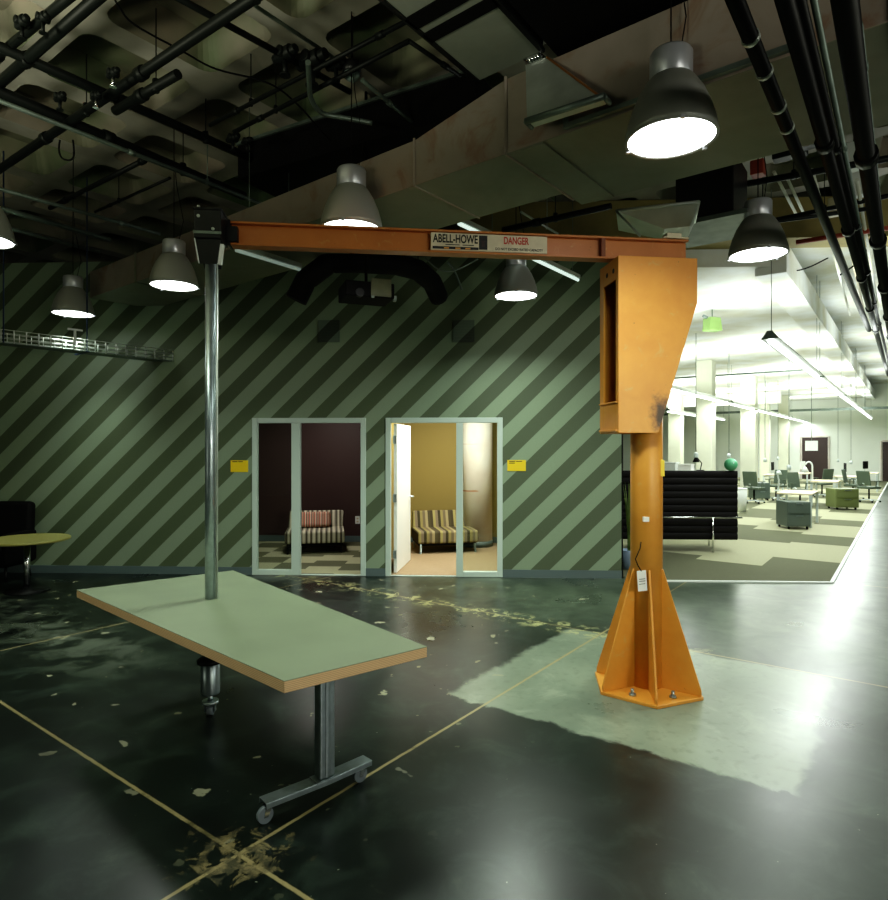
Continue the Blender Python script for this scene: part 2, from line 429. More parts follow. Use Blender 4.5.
def dup(root, loc=None, rz=None, label=None, group=None):
    def cp(o, par):
        c = o.copy(); COL.objects.link(c)
        if par is not None: c.parent = par
        XF[c.name] = XF.get(o.name, Matrix.Identity(4))
        for ch in [k for k in bpy.data.objects if k.parent == o and k.name in COL.objects]: cp(ch, c)
        return c
    r = cp(root, None)
    if loc is not None: r.location = loc
    if rz is not None: r.rotation_euler = (0, 0, rz)
    XF[r.name] = xf(r.location, r.rotation_euler.z)
    if label: r['label'] = label
    if group: r['group'] = group
    return r
def text_bm(body, size, M4, align='LEFT', extr=0.0006, sx=1.0, bold=0.0):
    cu = bpy.data.curves.new('txt', 'FONT'); cu.body = body; cu.size = size; cu.align_x = align; cu.extrude = extr; cu.offset = bold
    t = bpy.data.objects.new('txt', cu); COL.objects.link(t)
    dg = bpy.context.evaluated_depsgraph_get()
    me = bpy.data.meshes.new_from_object(t.evaluated_get(dg))
    mb = MB(); mb.bm.from_mesh(me)
    bmesh.ops.transform(mb.bm, matrix=M4 @ Matrix.Diagonal((sx, 1, 1, 1)), verts=mb.bm.verts[:])
    bpy.data.objects.remove(t); bpy.data.curves.remove(cu); bpy.data.meshes.remove(me)
    return mb
def area(name, loc, size, power, col=(1,1,1), rot=(0,0,0), sy=None, spread=180, shape=None, parent=None):
    l = bpy.data.lights.new(name, 'AREA'); l.energy = power; l.color = col; l.size = size
    if sy: l.shape = 'RECTANGLE'; l.size_y = sy
    if shape: l.shape = shape
    l.spread = math.radians(spread)
    o = bpy.data.objects.new(name, l); COL.objects.link(o); o.location = loc; o.rotation_euler = rot
    if parent is not None: o.parent = parent
    return o

# ------------------------------------------------------------------ camera
cam = bpy.data.cameras.new('camera'); co = bpy.data.objects.new('camera', cam); COL.objects.link(co)
cam.sensor_fit = 'HORIZONTAL'; cam.sensor_width = 36; cam.lens = F/888*36
cam.shift_y = -(450-CY)/888; cam.clip_end = 200
co.location = (0, 0, H); co.rotation_euler = (math.pi/2, 0, 0)
scene.camera = co

# ------------------------------------------------------------------ striped wall frame of reference
W0 = Vector((0, 8.434, 0)); WA = math.atan(-0.0487)
WD = Vector((math.cos(WA), math.sin(WA), 0)); WN = Vector((-WD.y, WD.x, 0))   # WN points away from the camera
def ws(px):                                    # distance along the wall of a sight line
    t = (px-CX)/F; d = 8.434/(1+0.0487*t)
    return t*d/WD.x
def wd(px): return 8.434/(1+0.0487*(px-CX)/F)
def W(s, y, z): p = W0+WD*s+WN*y; return Vector((p.x, p.y, z))
def wbox(mb, s0, s1, y0, y1, z0, z1):
    R = Matrix.Rotation(WA, 3, 'Z')
    c = W((s0+s1)/2, (y0+y1)/2, (z0+z1)/2)
    return mb.box(c, (abs(s1-s0), abs(y1-y0), abs(z1-z0)), R)

# floor
mb = MB(); mb.quads([(-14,-5,0),(34,-5,0),(34,46,0),(-14,46,0)], [(0,1,2,3)])
struct('floor', mb, M['floor'])

S_L0, S_L1 = ws(252.4), ws(366.0)
S_R0, S_R1 = ws(385.6), ws(502.6)
S_END = ws(621.5); ZD = 2.146; TH = 0.14
mb = MB()
WT = 4.32
for a, b, z0, z1 in ((-11.0, S_L0, 0, WT), (S_L0, S_L1, ZD, WT), (S_L1, S_R0, 0, WT), (S_R0, S_R1, ZD, WT), (S_R1, S_END, 0, WT)):
    wbox(mb, a, b, 0, TH, z0, z1)
struct('wall_back', mb, M['stripe'])
mb = MB(); wbox(mb, S_END, S_END+0.02, 0.0, 3.2, 0, WT)
struct('trim_1', mb, M['black'])
mb = MB()
for a, b in ((-11.0, S_L0), (S_L1, S_R0), (S_R1, S_END)): wbox(mb, a, b, -0.014, -0.001, 0, 0.105)
struct('baseboard_back', mb, M['base'])

# the two rooms behind
S_P = (S_L1+S_R0)/2; YB = 2.95; RW0, RW1 = -4.4, S_END-0.02
mb = MB(); wbox(mb, RW0, S_P-0.05, YB, YB+0.1, 0, 2.75); wbox(mb, RW0-0.1, RW0, TH, YB+0.1, 0, 2.75); wbox(mb, S_P-0.05, S_P-0.001, TH+0.001, YB+0.1, 0, 2.75)
struct('wall_left_room', mb, M['maroon'])
mb = MB(); wbox(mb, S_P+0.05, RW1-0.1, YB, YB+0.1, 0, 2.75); wbox(mb, RW1-0.1, RW1, TH+0.001, YB+0.1, 0, 2.75); wbox(mb, S_P+0.001, S_P+0.05, TH+0.001, YB+0.1, 0, 2.75)
struct('wall_right_room', mb, M['olive'])
mb = MB(); wbox(mb, RW0-0.1, RW1, TH+0.001, YB+0.1, 2.75, 2.83)
struct('ceiling_rooms', mb, M['white'])
mb = MB(); wbox(mb, RW0, S_P-0.05, YB-0.014, YB-0.001, 0.012, 0.12); wbox(mb, S_P+0.05, RW1-0.1, YB-0.014, YB-0.001, 0.012, 0.12)
struct('baseboard_rooms', mb, M['base'])
mb = MB(); wbox(mb, S_P+0.051, RW1-0.1, 0.02, YB-0.001, 0.001, 0.012)
struct('floor_right_room', mb, M['tan'])

def checker(mb, fr, s0, s1, t0, t1, w, lens, seed, z):
    """carpet tiles: strips of width w along t, cut at uneven lengths, dark and light by turns"""
    rnd = random.Random(seed); s = s0; k = 0
    while s < s1-1e-6:
        e = min(s+w, s1); t = t0 - rnd.uniform(0, lens[0]); c = k % 2
        while t < t1:
            L = rnd.uniform(*lens); a, b = max(t, t0), min(t+L, t1)
            if b > a:
                mb.mi = c
                mb.quads([fr(s, a, z), fr(e, a, z), fr(e, b, z), fr(s, b, z)], [(0,1,2,3)])
            c = 1-c; t += L
        s = e; k += 1
mb = MB(); checker(mb, lambda a, b, z: W(a, b, z), RW0, S_P-0.051, 0.02, YB-0.001, 0.48, (0.42, 0.55), 3, 0.010)
struct('floor_left_room', mb, [M['carp_l'], M['carp_d']])

# door frames
def frame_unit(name, s0, s1, m0, m1, side):
    root = tag(empty(name), kind='structure')
    mb = MB(); j = 0.072; y0, y1 = -0.02, 0.05
    wbox(mb, s0, s0+j, y0, y1, 0, ZD); wbox(mb, s1-j, s1, y0, y1, 0, ZD)
    wbox(mb, m0, m1, y0, y1, 0, ZD-0.07); wbox(mb, s0+j, s1-j, y0, y1, ZD-0.07, ZD)
    a, b = (s0+j, m0) if side == 'L' else (m1, s1-j)
    wbox(mb, a, b, y0, y1, 0, 0.075)
    c, d = (m1, s1-j) if side == 'L' else (s0+j, m0)
    wbox(mb, c, d, y0+0.01, y1, 0, 0.012)
    obj('door_frame', mb, M['frame'], root, bevel=0.006)
    g = MB(); wbox(g, a, b, 0.012, 0.020, 0.075, ZD-0.07)
    obj('glass_pane', g, M['glass'], root)
    return root
d1 = frame_unit('door_1', S_L0, S_L1, ws(291.6), ws(300.5), 'L')
mb = MB(); wbox(mb, S_L1-0.076, S_L1-0.072, 0.0, 0.04, 1.75, 2.0)
obj('strike_plate', mb, M['white'], d1)
d2 = frame_unit('door_2', S_R0, S_R1, ws(456.2), ws(463.0), 'R')
hp = W(ws(394.0), TH+0.0, 0); ep = Vector(((406.5-CX)/F*9.38, 9.38, 0))
dd = (ep-hp); dd.z = 0; L = 0.98; dd.normalize(); dn = Vector((-dd.y, dd.x, 0))
mb = MB(); R = Matrix((dd, dn, Vector((0,0,1)))).transposed()
mb.box(hp+dd*L/2+Vector((0,0,1.045)), (L, 0.045, 2.05), R)
leaf = obj('door_leaf', mb, M['door'], d2, bevel=0.003)
mb = MB()
for zz in (0.28, 1.05, 1.85): mb.box(hp+dn*0.0-dd*0.02+Vector((0,-0.03,zz)), (0.03, 0.05, 0.11), R)
obj('hinge', mb, M['steel'], leaf)
mb = MB(); q = hp+dd*(L-0.07)+Vector((0,0,1.0))
mb.tube([q-dn*0.09, q+dn*0.09], 0.011, 8); mb.tube([q-dn*0.085, q-dn*0.085-dd*0.11], 0.009, 8); mb.tube([q+dn*0.085, q+dn*0.085-dd*0.11], 0.009, 8)
obj('lever_handle', mb, M['steel'], leaf)

# yellow signs
def sign(px0, px1, py0, py1, label, lines):
    s0, s1 = ws(px0), ws(px1); d = wd((px0+px1)/2)
    z1, z0 = H+(CY-py0)/F*d, H+(CY-py1)/F*d
    r = thing('wall_sign', label, 'sign', W((s0+s1)/2, -0.004, z0), WA, 'yellow room signs')
    w, h = s1-s0, z1-z0
    mb = MB(); mb.box((0, 0, h/2), (w, 0.008, h)); obj('sign_plate', mb, M['yellow'], r, bevel=0.001)
    mb = MB()
    for (x0, x1, zz) in lines: mb.box(((x0+x1)/2*w, -0.0045, h*zz), ((x1-x0)*w, 0.001, h*0.07))
    obj('lettering', mb, M['ink'], r)
sign(230.8, 248.2, 460.3, 472, 'small yellow sign on striped wall beside the maroon room', [(-0.4, -0.1, 0.88), (-0.06, 0.2, 0.88)])
sign(507.3, 525.8, 460.0, 471, 'small yellow sign on striped wall beside the mustard room', [(-0.4, -0.08, 0.88), (-0.04, 0.3, 0.88), (-0.4, -0.1, 0.72)])

# square painted-over grilles on the wall
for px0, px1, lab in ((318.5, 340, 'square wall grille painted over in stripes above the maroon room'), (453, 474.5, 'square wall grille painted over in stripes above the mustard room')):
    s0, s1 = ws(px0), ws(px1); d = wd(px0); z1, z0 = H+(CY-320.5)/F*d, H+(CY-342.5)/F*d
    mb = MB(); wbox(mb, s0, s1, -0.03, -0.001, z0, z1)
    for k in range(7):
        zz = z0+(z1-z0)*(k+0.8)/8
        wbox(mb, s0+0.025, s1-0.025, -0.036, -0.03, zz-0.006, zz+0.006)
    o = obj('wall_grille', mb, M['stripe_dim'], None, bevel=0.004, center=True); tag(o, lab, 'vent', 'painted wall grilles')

# outlet
mb = MB(); q = at_d(356, 521, 11.3); s_o = (q-W0).dot(WD)
wbox(mb, s_o-0.045, s_o+0.045, YB-0.010, YB-0.001, q.z-0.07, q.z+0.07)
root = thing('wall_outlet', 'white outlet plate low on the dark maroon room wall', 'outlet', W(s_o, YB-0.01, q.z-0.07), WA)
obj('cover_plate', mb, M['white'], root, world=True, bevel=0.003)
for dz in (-0.028, 0.028):
    mb = MB(); wbox(mb, s_o-0.018, s_o+0.018, YB-0.0125, YB-0.010, q.z+dz-0.015, q.z+dz+0.015); obj('socket', mb, M['cream'], root, world=True)

# column in the mustard room
q = at_d(477.5, 447, 11.02); s_c = (q-W0).dot(WD); cy_ = 2.62
mb = MB(); cpos = W(s_c, cy_, 0.012)
mb.tube([cpos+Vector((0,0,0.09)), Vector((cpos.x, cpos.y, 2.749))], 0.262, 32)
c_ = tag(empty('column_round'), kind='structure')
obj('column_shaft', mb, M['creamw'], c_)
mb = MB(); mb.tube([cpos, cpos+Vector((0,0,0.10))], 0.272, 32); obj('column_base', mb, M['base'], c_)
# sofas
def sofa(label, loc, rz, wdt, fabric, legm, backtop=0.66):
    r = thing('loveseat', label, 'sofa', loc, rz)
    mb = MB(); mb.box((0, 0.0, 0.265), (wdt, 0.76, 0.20)); obj('seat', mb, fabric, r, bevel=0.035, seg=4)
    mb = MB(); mb.prism([(-wdt/2+0.01, 0.20, 0.30), (-wdt/2+0.01, 0.38, 0.30), (-wdt/2+0.03, 0.46, backtop), (-wdt/2+0.03, 0.34, backtop+0.02)], (1, 0, 0), wdt-0.03)
    obj('backrest', mb, fabric, r, bevel=0.035, seg=4)
    mb = MB(); mb.box((0, 0.02, 0.15), (wdt-0.06, 0.70, 0.05)); obj('seat_frame', mb, M['black'], r)
    for sx in (-1, 1):
        for sy in (-1, 1):
            mb = MB(); mb.bar((sx*(wdt/2-0.06), sy*0.33, 0.15), (sx*(wdt/2-0.05), sy*0.35, 0.0), 0.03, 0.03); obj('leg', mb, legm, r)
    return r
wl = 0.96
q = at_z(313, 554, 0.01); l1 = sofa('grey and cream striped loveseat with pink cushion in the maroon room', (q.x-0.04, q.y+0.38, 0.0105), 0.18, wl, M['sofa_l'], M['black'], 0.62)
q = at_z(444, 554, 0.013); l2 = sofa('olive and brown striped loveseat behind the open white door', (q.x, q.y+0.42, 0.0125), 0.20, 1.02, M['sofa_r'], M['steel'], 0.62)
r = thing('throw_cushion', 'pink and red striped cushion leaning on the cream loveseat back', 'cushion', l1.location + Vector((-0.03, 0.12, 0.365)), 0.18)
mb = MB(); R = Matrix.Rotation(math.radians(-16), 3, 'X'); mb.box((0, 0.0, 0.14), (0.52, 0.11, 0.26), R); obj('cushion_cover', mb, M['pillow'], r, bevel=0.05, seg=4)

# ------------------------------------------------------------------ ceiling with coffers
def P_uv(u, v, z): return uv(u, v, z)
PU, PV, SU = 1.18, 1.18, 0.96
u0c = (0.691*3.35); v0c = (-1.506*3.35)
mb = MB(); bm = mb.bm
us = [u0c + PU*k for k in range(-4, 12)]; vs = [v0c + PV*k for k in range(-11, 9)]
ulo, uhi, vlo, vhi = us[0]-0.2, us[-1]+PU, vs[0]-0.2, vs[-1]+PV
def in_hall(c):                       # only the hall side of the striped wall line
    q_ = Vector((c.x, c.y, 0))-W0
    return q_.dot(WN) < (10.0 if q_.dot(WD) < -0.4 else 1.3)
def rect(u_a, u_b, v_a, v_b, z, mi=0):
    mb.mi = mi
    mb.quads([P_uv(u_a, v_a, z), P_uv(u_b, v_a, z), P_uv(u_b, v_b, z), P_uv(u_a, v_b, z)], [(0,1,2,3)])
for i, u in enumerate(us):
    for j, v in enumerate(vs):
        if not in_hall(P_uv(u+0.5, v+0.5, 0)): continue
        # rib surface around one coffer with rounded corners, walls and lid
        ue, ve = u+PU, v+PV; a0, a1, b0, b1 = u+0.0, u+SU, v+0.0, v+SU-0.03; rc = 0.13
        def ring(a0, a1, b0, b1, rc, z):
            pts = []
            for (cx, cy, st) in ((a1-rc, b1-rc, 0), (a0+rc, b1-rc, 1), (a0+rc, b0+rc, 2), (a1-rc, b0+rc, 3)):
                for k in range(5):
                    an = (st + k/4)*math.pi/2
                    pts.append(P_uv(cx+rc*math.cos(an), cy+rc*math.sin(an), z))
            return [bm.verts.new(p) for p in pts]
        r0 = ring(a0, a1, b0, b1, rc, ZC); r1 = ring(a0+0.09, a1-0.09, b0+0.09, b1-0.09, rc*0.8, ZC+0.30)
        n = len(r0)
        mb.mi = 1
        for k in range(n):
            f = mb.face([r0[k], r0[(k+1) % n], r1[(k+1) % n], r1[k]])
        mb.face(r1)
        mb.mi = 0
        o = [bm.verts.new(P_uv(x, y, ZC)) for x, y in ((ue-(PU-SU)/2, ve-(PV-SU)/2), (u-(PU-SU)/2, ve-(PV-SU)/2), (u-(PU-SU)/2, v-(PV-SU)/2), (ue-(PU-SU)/2, v-(PV-SU)/2))]
        for c in range(4):
            seg_ = r0[c*5:(c+1)*5]
            for k in range(4): mb.face([o[c], seg_[k], seg_[k+1]])
            mb.face([o[c], seg_[4], r0[((c+1)*5) % n], o[(c+1) % 4]])
bmesh.ops.delete(bm, geom=[v for v in bm.verts if not v.link_faces], context='VERTS')
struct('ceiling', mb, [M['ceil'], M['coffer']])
mb = MB()   # lid above the coffers so that no sky enters
mb.box((2, 8, ZC+0.6), (44, 36, 0.05)); struct('ceiling_slab', mb, M['black'])

# white office ceiling beyond the wall line
mb = MB()
s_a, s_b = 0.6, 28
mb.quads([W(s_a, 0.4, ZC-0.1), W(s_b, 0.4, ZC-0.1), W(s_b, 40, ZC-0.1), W(s_a, 40, ZC-0.1)], [(0,1,2,3)])
struct('ceiling_office', mb, M['ceil_w'])
mb = MB(); wbox(mb, 0.2, 20, 0.15, 0.6, 4.55, ZC-0.01); struct('beam_1', mb, M['ochre'])
# lower white ceiling on the left part of the office, its free edge running down the hall
ZL = 4.30
e_ = at_z(790, 292, ZL); vL = e_.x*G1.y - e_.y*G1.x
def on_wall_line(v, y):          # where the grid line v meets a line parallel to the striped wall
    c = uv(0, v, 0); p = W(0, y, 0); t = (p-c).dot(WN)/G1.dot(WN); return c+G1*t
fr_ = on_wall_line(vL, 0.62); fl_ = W(0.6, 0.62, 0)
u1_ = 39.1
mb = MB(); ring = [fl_, fr_, uv(u1_, vL, 0), uv(u1_, fl_.x*G1.y-fl_.y*G1.x-6, 0), Vector((fl_.x-2, fl_.y+9, 0))]
mb.prism([Vector((p.x, p.y, ZL)) for p in ring], (0,0,1), 0.35); struct('ceiling_office_low', mb, M['ceil_w'])
mb = MB(); q = at_z(745, 405, 3.72); mb.bar(q-G2*1.5+Vector((0,0,0.28)), q+G2*13+Vector((0,0,0.28)), 0.35, 0.55); struct('beam_2', mb, M['ceil_w'])
mb = MB(); q = at_z(745, 412, 3.6); mb.bar(q-G2*9, q+G2*12, 0.08, 0.12); struct('trim_3', mb, M['galv'])
mb = MB(); q = at_z(740, 374, 4.22); mb.bar(q-G2*2.2, q+G2*8, 0.05, 0.06); struct('trim_4', mb, M['galv'])
mb = MB(); a = at_z(812, 300, 4.75); mb.bar(Vector((fr_.x, fr_.y, ZL+0.1)), Vector((uv(u1_, vL, 0).x, uv(u1_, vL, 0).y, ZL+0.1)), 0.40, 0.42); struct('beam_4', mb, M['ceil_w'])

# far wall, doors
UF = 39.2
def far(px):
    t = (px-CX)/F; y = UF/(G1.x*t+G1.y); return Vector((t*y, y, 0))
mb = MB(); a, b = far(560), far(960); mb.prism([a, b, b+Vector((0,0,ZC)), a+Vector((0,0,ZC))], G1, 0.2); struct('wall_far', mb, M['wall_w'])
for k, (x0, x1, yt) in enumerate(((802, 828, 437.5), (882.5, 900, 442))):
    a, b = far(x0), far(x1); zt = H+(CY-yt)/F*a.y
    root = tag(empty('door_%d' % (k+3)), kind='structure')
    mb = MB(); mb.prism([a, b, b+Vector((0,0,zt)), a+Vector((0,0,zt))], -G1, 0.05); obj('door_leaf', mb, M['doorb'], root)
    mb = MB(); e = (b-a).normalized()
    for p in (a-e*0.04, b+e*0.04, ): mb.bar(p-G1*0.03, p-G1*0.03+Vector((0,0,zt+0.05)), 0.09, 0.09)
    mb.bar(a-G1*0.03+Vector((0,0,zt+0.05)), b-G1*0.03+Vector((0,0,zt+0.05)), 0.09, 0.09); obj('door_frame', mb, M['creamw'], root)

# office columns
for k, (px, d, w) in enumerate(((706, 18.5, 0.45), (749, 22.5, 0.5), (765, 29, 0.4), (676, 26, 0.5), (784, 31, 0.45))):
    p = at_d(px, 447, d); mb = MB(); mb.box((p.x, p.y, 2.149), (w, w, 4.29), Matrix.Rotation(ANG, 3, 'Z')); struct('column_%d' % (k+1), mb, M['column'], bevel=0.02)

# carpet of the office
mb = MB()
qr = at_z(833, 581, 0.0); v_r = qr.x*G1.y - qr.y*G1.x; u_r = qr.x*G1.x+qr.y*G1.y
def fr(s, t, z): return uv(t, v_r - s, z)
cols = [[(6.5, 11.06, 1), (11.06, 12.98, 0), (12.98, 14.3, 1), (14.3, 16.3, 0), (16.3, 17.6, 1), (17.6, 19.6, 0), (19.6, 21, 1), (21, 23.2, 0), (23.2, 24.4, 1), (24.4, 27, 0), (27, 28.6, 1), (28.6, 31, 0), (31, 39, 1)]]
cols.append([(5, 10.12, 1), (10.12, 12.79, 0), (12.79, 14.6, 1), (14.6, 16.6, 0), (16.6, 18.2, 1), (18.2, 20.3, 0), (20.3, 22.5, 1), (22.5, 24.5, 0), (24.5, 27.5, 1), (27.5, 30, 0), (30, 39, 1)])
rnd = random.Random(11)
for k in range(24):
    t = 3.0 - (k % 2)*1.6 + rnd.uniform(-.5, .5); c = (k+1) % 2; seq = []
    while t < 39:
        L = rnd.uniform(1.5, 2.6) if c == 0 else rnd.uniform(1.6, 3.4)
        seq.append((t, min(t+L, 39), c)); t += L; c = 1-c
    cols.append(seq)
for k, seq in enumerate(cols):
    for a, b, c in seq:
        mb.mi = c; mb.quads([fr(k*0.93, a, 0.012), fr((k+1)*0.93, a, 0.012), fr((k+1)*0.93, b, 0.012), fr(k*0.93, b, 0.012)], [(0,1,2,3)])
fl = W(0, -0.16, 0)
bmesh.ops.bisect_plane(mb.bm, geom=mb.bm.verts[:]+mb.bm.edges[:]+mb.bm.faces[:], plane_co=fl, plane_no=WN, clear_inner=True)
bmesh.ops.bisect_plane(mb.bm, geom=mb.bm.verts[:]+mb.bm.edges[:]+mb.bm.faces[:], plane_co=W(S_END+0.04, 0, 0), plane_no=WD, clear_inner=True)
struct('floor_office_carpet', mb, [M['carp_l'], M['carp_d']])
mb = MB()
cr = uv(0, v_r, 0)   # corner of trim
t_ = (fl-cr).dot(WN)/G1.dot(WN); corner = cr + G1*t_
mb.bar(W(S_END+0.04, -0.16, 0.008), Vector((corner.x, corner.y, 0.008)), 0.05, 0.016)
mb.bar(Vector((corner.x, corner.y, 0.008)), Vector((corner.x, corner.y, 0.008))+G1*28, 0.045, 0.016)
struct('trim_2', mb, M['white'])

# ------------------------------------------------------------------ jib crane
CP = Vector((1.478, 4.563, 0)); CA = math.atan2(0.118, 0.993)
crane = thing('jib_crane', 'orange column mounted jib crane with long horizontal boom on concrete floor', 'crane', CP, CA)
mb = MB(); a0 = math.radians(-104.8)
hexp = [Vector((0.40*math.cos(a0+k*math.pi/3), 0.40*math.sin(a0+k*math.pi/3), 0.0)) for k in range(6)]
mb.prism(hexp, (0,0,1), 0.022); obj('base_plate', mb, M['orange'], crane, bevel=0.003)
for k in range(6):
    a = a0+k*math.pi/3; d = Vector((math.cos(a), math.sin(a), 0)); t = Vector((-math.sin(a), math.cos(a), 0))
    mb = MB(); mb.prism([d*0.10-t*0.007+Vector((0,0,0.022)), d*0.385-t*0.007+Vector((0,0,0.022)), d*0.385-t*0.007+Vector((0,0,0.06)), d*0.122-t*0.007+Vector((0,0,0.87)), d*0.10-t*0.007+Vector((0,0,0.87))], t, 0.014)
    obj('gusset', mb, M['orange'], crane, bevel=0.002)
    ab = a+math.pi/6; b = Vector((0.27*math.cos(ab), 0.27*math.sin(ab), 0.022))
    mb = MB(); mb.lathe([(0.026, 0), (0.026, 0.014)], b, 6); mb.lathe([(0.012, 0.01), (0.012, 0.045)], b, 8); obj('anchor_bolt', mb, M['steel'], crane)
mb = MB(); mb.tube([(0,0,0.022), (0,0,2.9)], 0.113, 40); obj('mast', mb, M['orange'], crane)
# head: two tapered cheek plates and the slotted front web
prof = [(-0.286, 1.848), (0.007, 1.848), (0.297, 2.77), (0.297, 3.085), (-0.286, 3.085)]
for yy, nm in ((-0.176, 'cheek_plate'), (0.164, 'cheek_plate')):
    mb = MB(); mb.prism([(x, yy, z) for x, z in prof], (0,1,0), 0.012); obj(nm, mb, M['orange_plate'], crane, bevel=0.003)
mb = MB()
mb.b2((-0.286, -0.164, 1.848), (-0.272, -0.13, 3.085)); mb.b2((-0.286, 0.10, 1.848), (-0.272, 0.164, 3.085))
mb.b2((-0.286, -0.13, 2.93), (-0.272, 0.10, 3.085)); mb.b2((-0.286, -0.13, 1.848), (-0.272, 0.10, 2.07))
mb.b2((-0.30, -0.16, 1.86), (-0.286, 0.16, 1.875)); mb.b2((-0.30, -0.16, 2.06), (-0.286, 0.16, 2.07))
obj('front_web', mb, M['orange'], crane, bevel=0.002)
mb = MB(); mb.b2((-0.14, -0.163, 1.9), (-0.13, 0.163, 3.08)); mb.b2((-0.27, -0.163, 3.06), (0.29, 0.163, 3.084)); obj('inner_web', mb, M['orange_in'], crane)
for yy in (-0.09, 0.03):
    mb = MB(); mb.tube([(-0.2885, yy, 3.0), (-0.287, yy, 3.0)], 0.018, 14); obj('bolt_hole', mb, M['ink'], crane)
# boom: an I-beam
mb = MB(); x0, x1 = -2.93, 0.30
mb.b2((x0, -0.05, 3.245), (x1, 0.05, 3.26)); mb.b2((x0, -0.05, 3.10), (x1, 0.05, 3.115)); mb.b2((x0, -0.008, 3.115), (x1, 0.008, 3.245))
obj('boom', mb, M['orange_beam'], crane, bevel=0.003)
mb = MB(); mb.b2((x0-0.015, -0.055, 3.095), (x0, 0.055, 3.265)); obj('boom_end_plate', mb, M['blacksteel'], crane)
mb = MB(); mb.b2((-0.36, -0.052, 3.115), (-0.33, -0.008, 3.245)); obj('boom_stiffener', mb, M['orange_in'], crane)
mb = MB(); mb.b2((0.13, -0.06, 3.26), (0.24, 0.02, 3.30)); mb.b2((0.10, -0.07, 3.26), (0.29, 0.05, 3.268)); obj('clamp_block', mb, M['cream'], crane)
# name plates on the web
def bx(px):  # local x of a sight line on the boom's web face
    t = (px-CX)/F; yy = -0.012
    return (t*(CP.y+0.993*yy) - (CP.x - 0.118*yy))/(0.993-0.118*t)
ya = -0.0505
xa, xb, xc = bx(430.5), bx(488), bx(545.5)
zt, zb = 3.236, 3.117
tr = Matrix.Translation((0,0,0))
def TM(x, z): return Matrix.Translation((x, ya-0.0032, z)) @ Matrix.Rotation(math.pi/2, 4, 'X')
mb = MB(); mb.b2((xa, ya-0.002, zb), (xb, ya+0.04, zt)); pl = obj('maker_plate', mb, M['cream'], crane)
pl['label'] = 'cream maker plate reading ABELL-HOWE'
mb = text_bm('ABELL-HOWE', 0.080, TM(0, 3.170), sx=1.0, bold=0.0022)
def fit(mb, x0, x1):
    lo = min(v.co.x for v in mb.bm.verts); hi = max(v.co.x for v in mb.bm.verts)
    for v in mb.bm.verts: v.co.x = x0+(v.co.x-lo)/(hi-lo)*(x1-x0)
fit(mb, xa+0.012, xb-0.080)
mb.b2((xb-0.072, ya-0.0035, 3.128), (xb-0.012, ya-0.002, 3.226)); mb.b2((xa+0.01, ya-0.0035, 3.124), (xb-0.075, ya-0.002, 3.142))
obj('lettering', mb, M['ink'], pl)
mb = MB()
for a, b in ((0.10, 0.20), (0.22, 0.30)): mb.b2((xa+a, ya-0.0034, 3.152), (xa+b, ya-0.002, 3.158))
obj('fine_print', mb, M['ink'], pl)
for a in (0.09, 0.17, 0.24):
    mb = MB(); mb.b2((xa+a, ya-0.0045, 3.127), (xa+a+0.035, ya-0.0035, 3.136)); obj('plate_mark', mb, M['orange'], pl)
mb = MB(); mb.b2((xb-0.058, ya-0.0045, 3.185), (xb-0.026, ya-0.0035, 3.190)); mb.b2((xb-0.052, ya-0.0045, 3.15), (xb-0.032, ya-0.0035, 3.185)); obj('plate_emblem', mb, M['doorb'], pl)
mb = MB(); mb.b2((xb, ya-0.002, zb), (xc, ya+0.04, zt)); pl2 = obj('danger_plate', mb, M['cream'], crane)
pl2['label'] = 'cream warning plate reading DANGER in red'
mb = text_bm('DANGER', 0.070, TM((xb+xc)/2+0.02, 3.175), 'CENTER', sx=0.84, bold=0.002); fit(mb, xb+0.105, xb+0.285); obj('lettering', mb, M['red'], pl2)
mb = text_bm('DO NOT EXCEED RATED CAPACITY', 0.024, TM((xb+xc)/2, 3.130), 'CENTER', sx=0.80, bold=0.0005); fit(mb, xb+0.045, xc-0.03); obj('fine_print', mb, M['ink'], pl2)
# stickers
mb = MB(); mb.tube([(0.072, -0.079, 1.55), (0.072, -0.079, 1.66)], 0.012, 8); mb.b2((0.062,-0.092,1.54),(0.094,-0.068,1.655)); obj('sticker', mb, M['yellow'], crane)
mb = MB(); mb.box((-0.045, -0.099, 1.235), (0.05, 0.02, 0.035)); obj('sticker', mb, M['paper'], crane)
# hanging paper tag
tg = thing('paper_tag', 'white paper tag hanging by a wire from the orange mast', 'tag', CP+Vector((-0.055,-0.135,0.745)), CA)
mb = MB(); mb.box((-0.03, -0.02, 0.062), (0.068, 0.003, 0.145), Matrix.Rotation(-0.08, 3, 'Y')); obj('tag_card', mb, M['paper'], tg, bevel=0.001)
mb = MB()
for zz in (0.04, 0.06, 0.075): mb.box((-0.03, -0.0225, zz), (0.045, 0.001, 0.004), Matrix.Rotation(-0.08, 3, 'Y'))
obj('lettering', mb, M['ink'], tg)
mb = MB(); mb.tube([(-0.035, -0.02, 0.13), (-0.06, -0.02, 0.17), (-0.075, -0.012, 0.215), (-0.055, -0.005, 0.25), (-0.03, 0.012, 0.285), (-0.02, 0.018, 0.33)], 0.004, 6); obj('wire', mb, M['black'], tg)

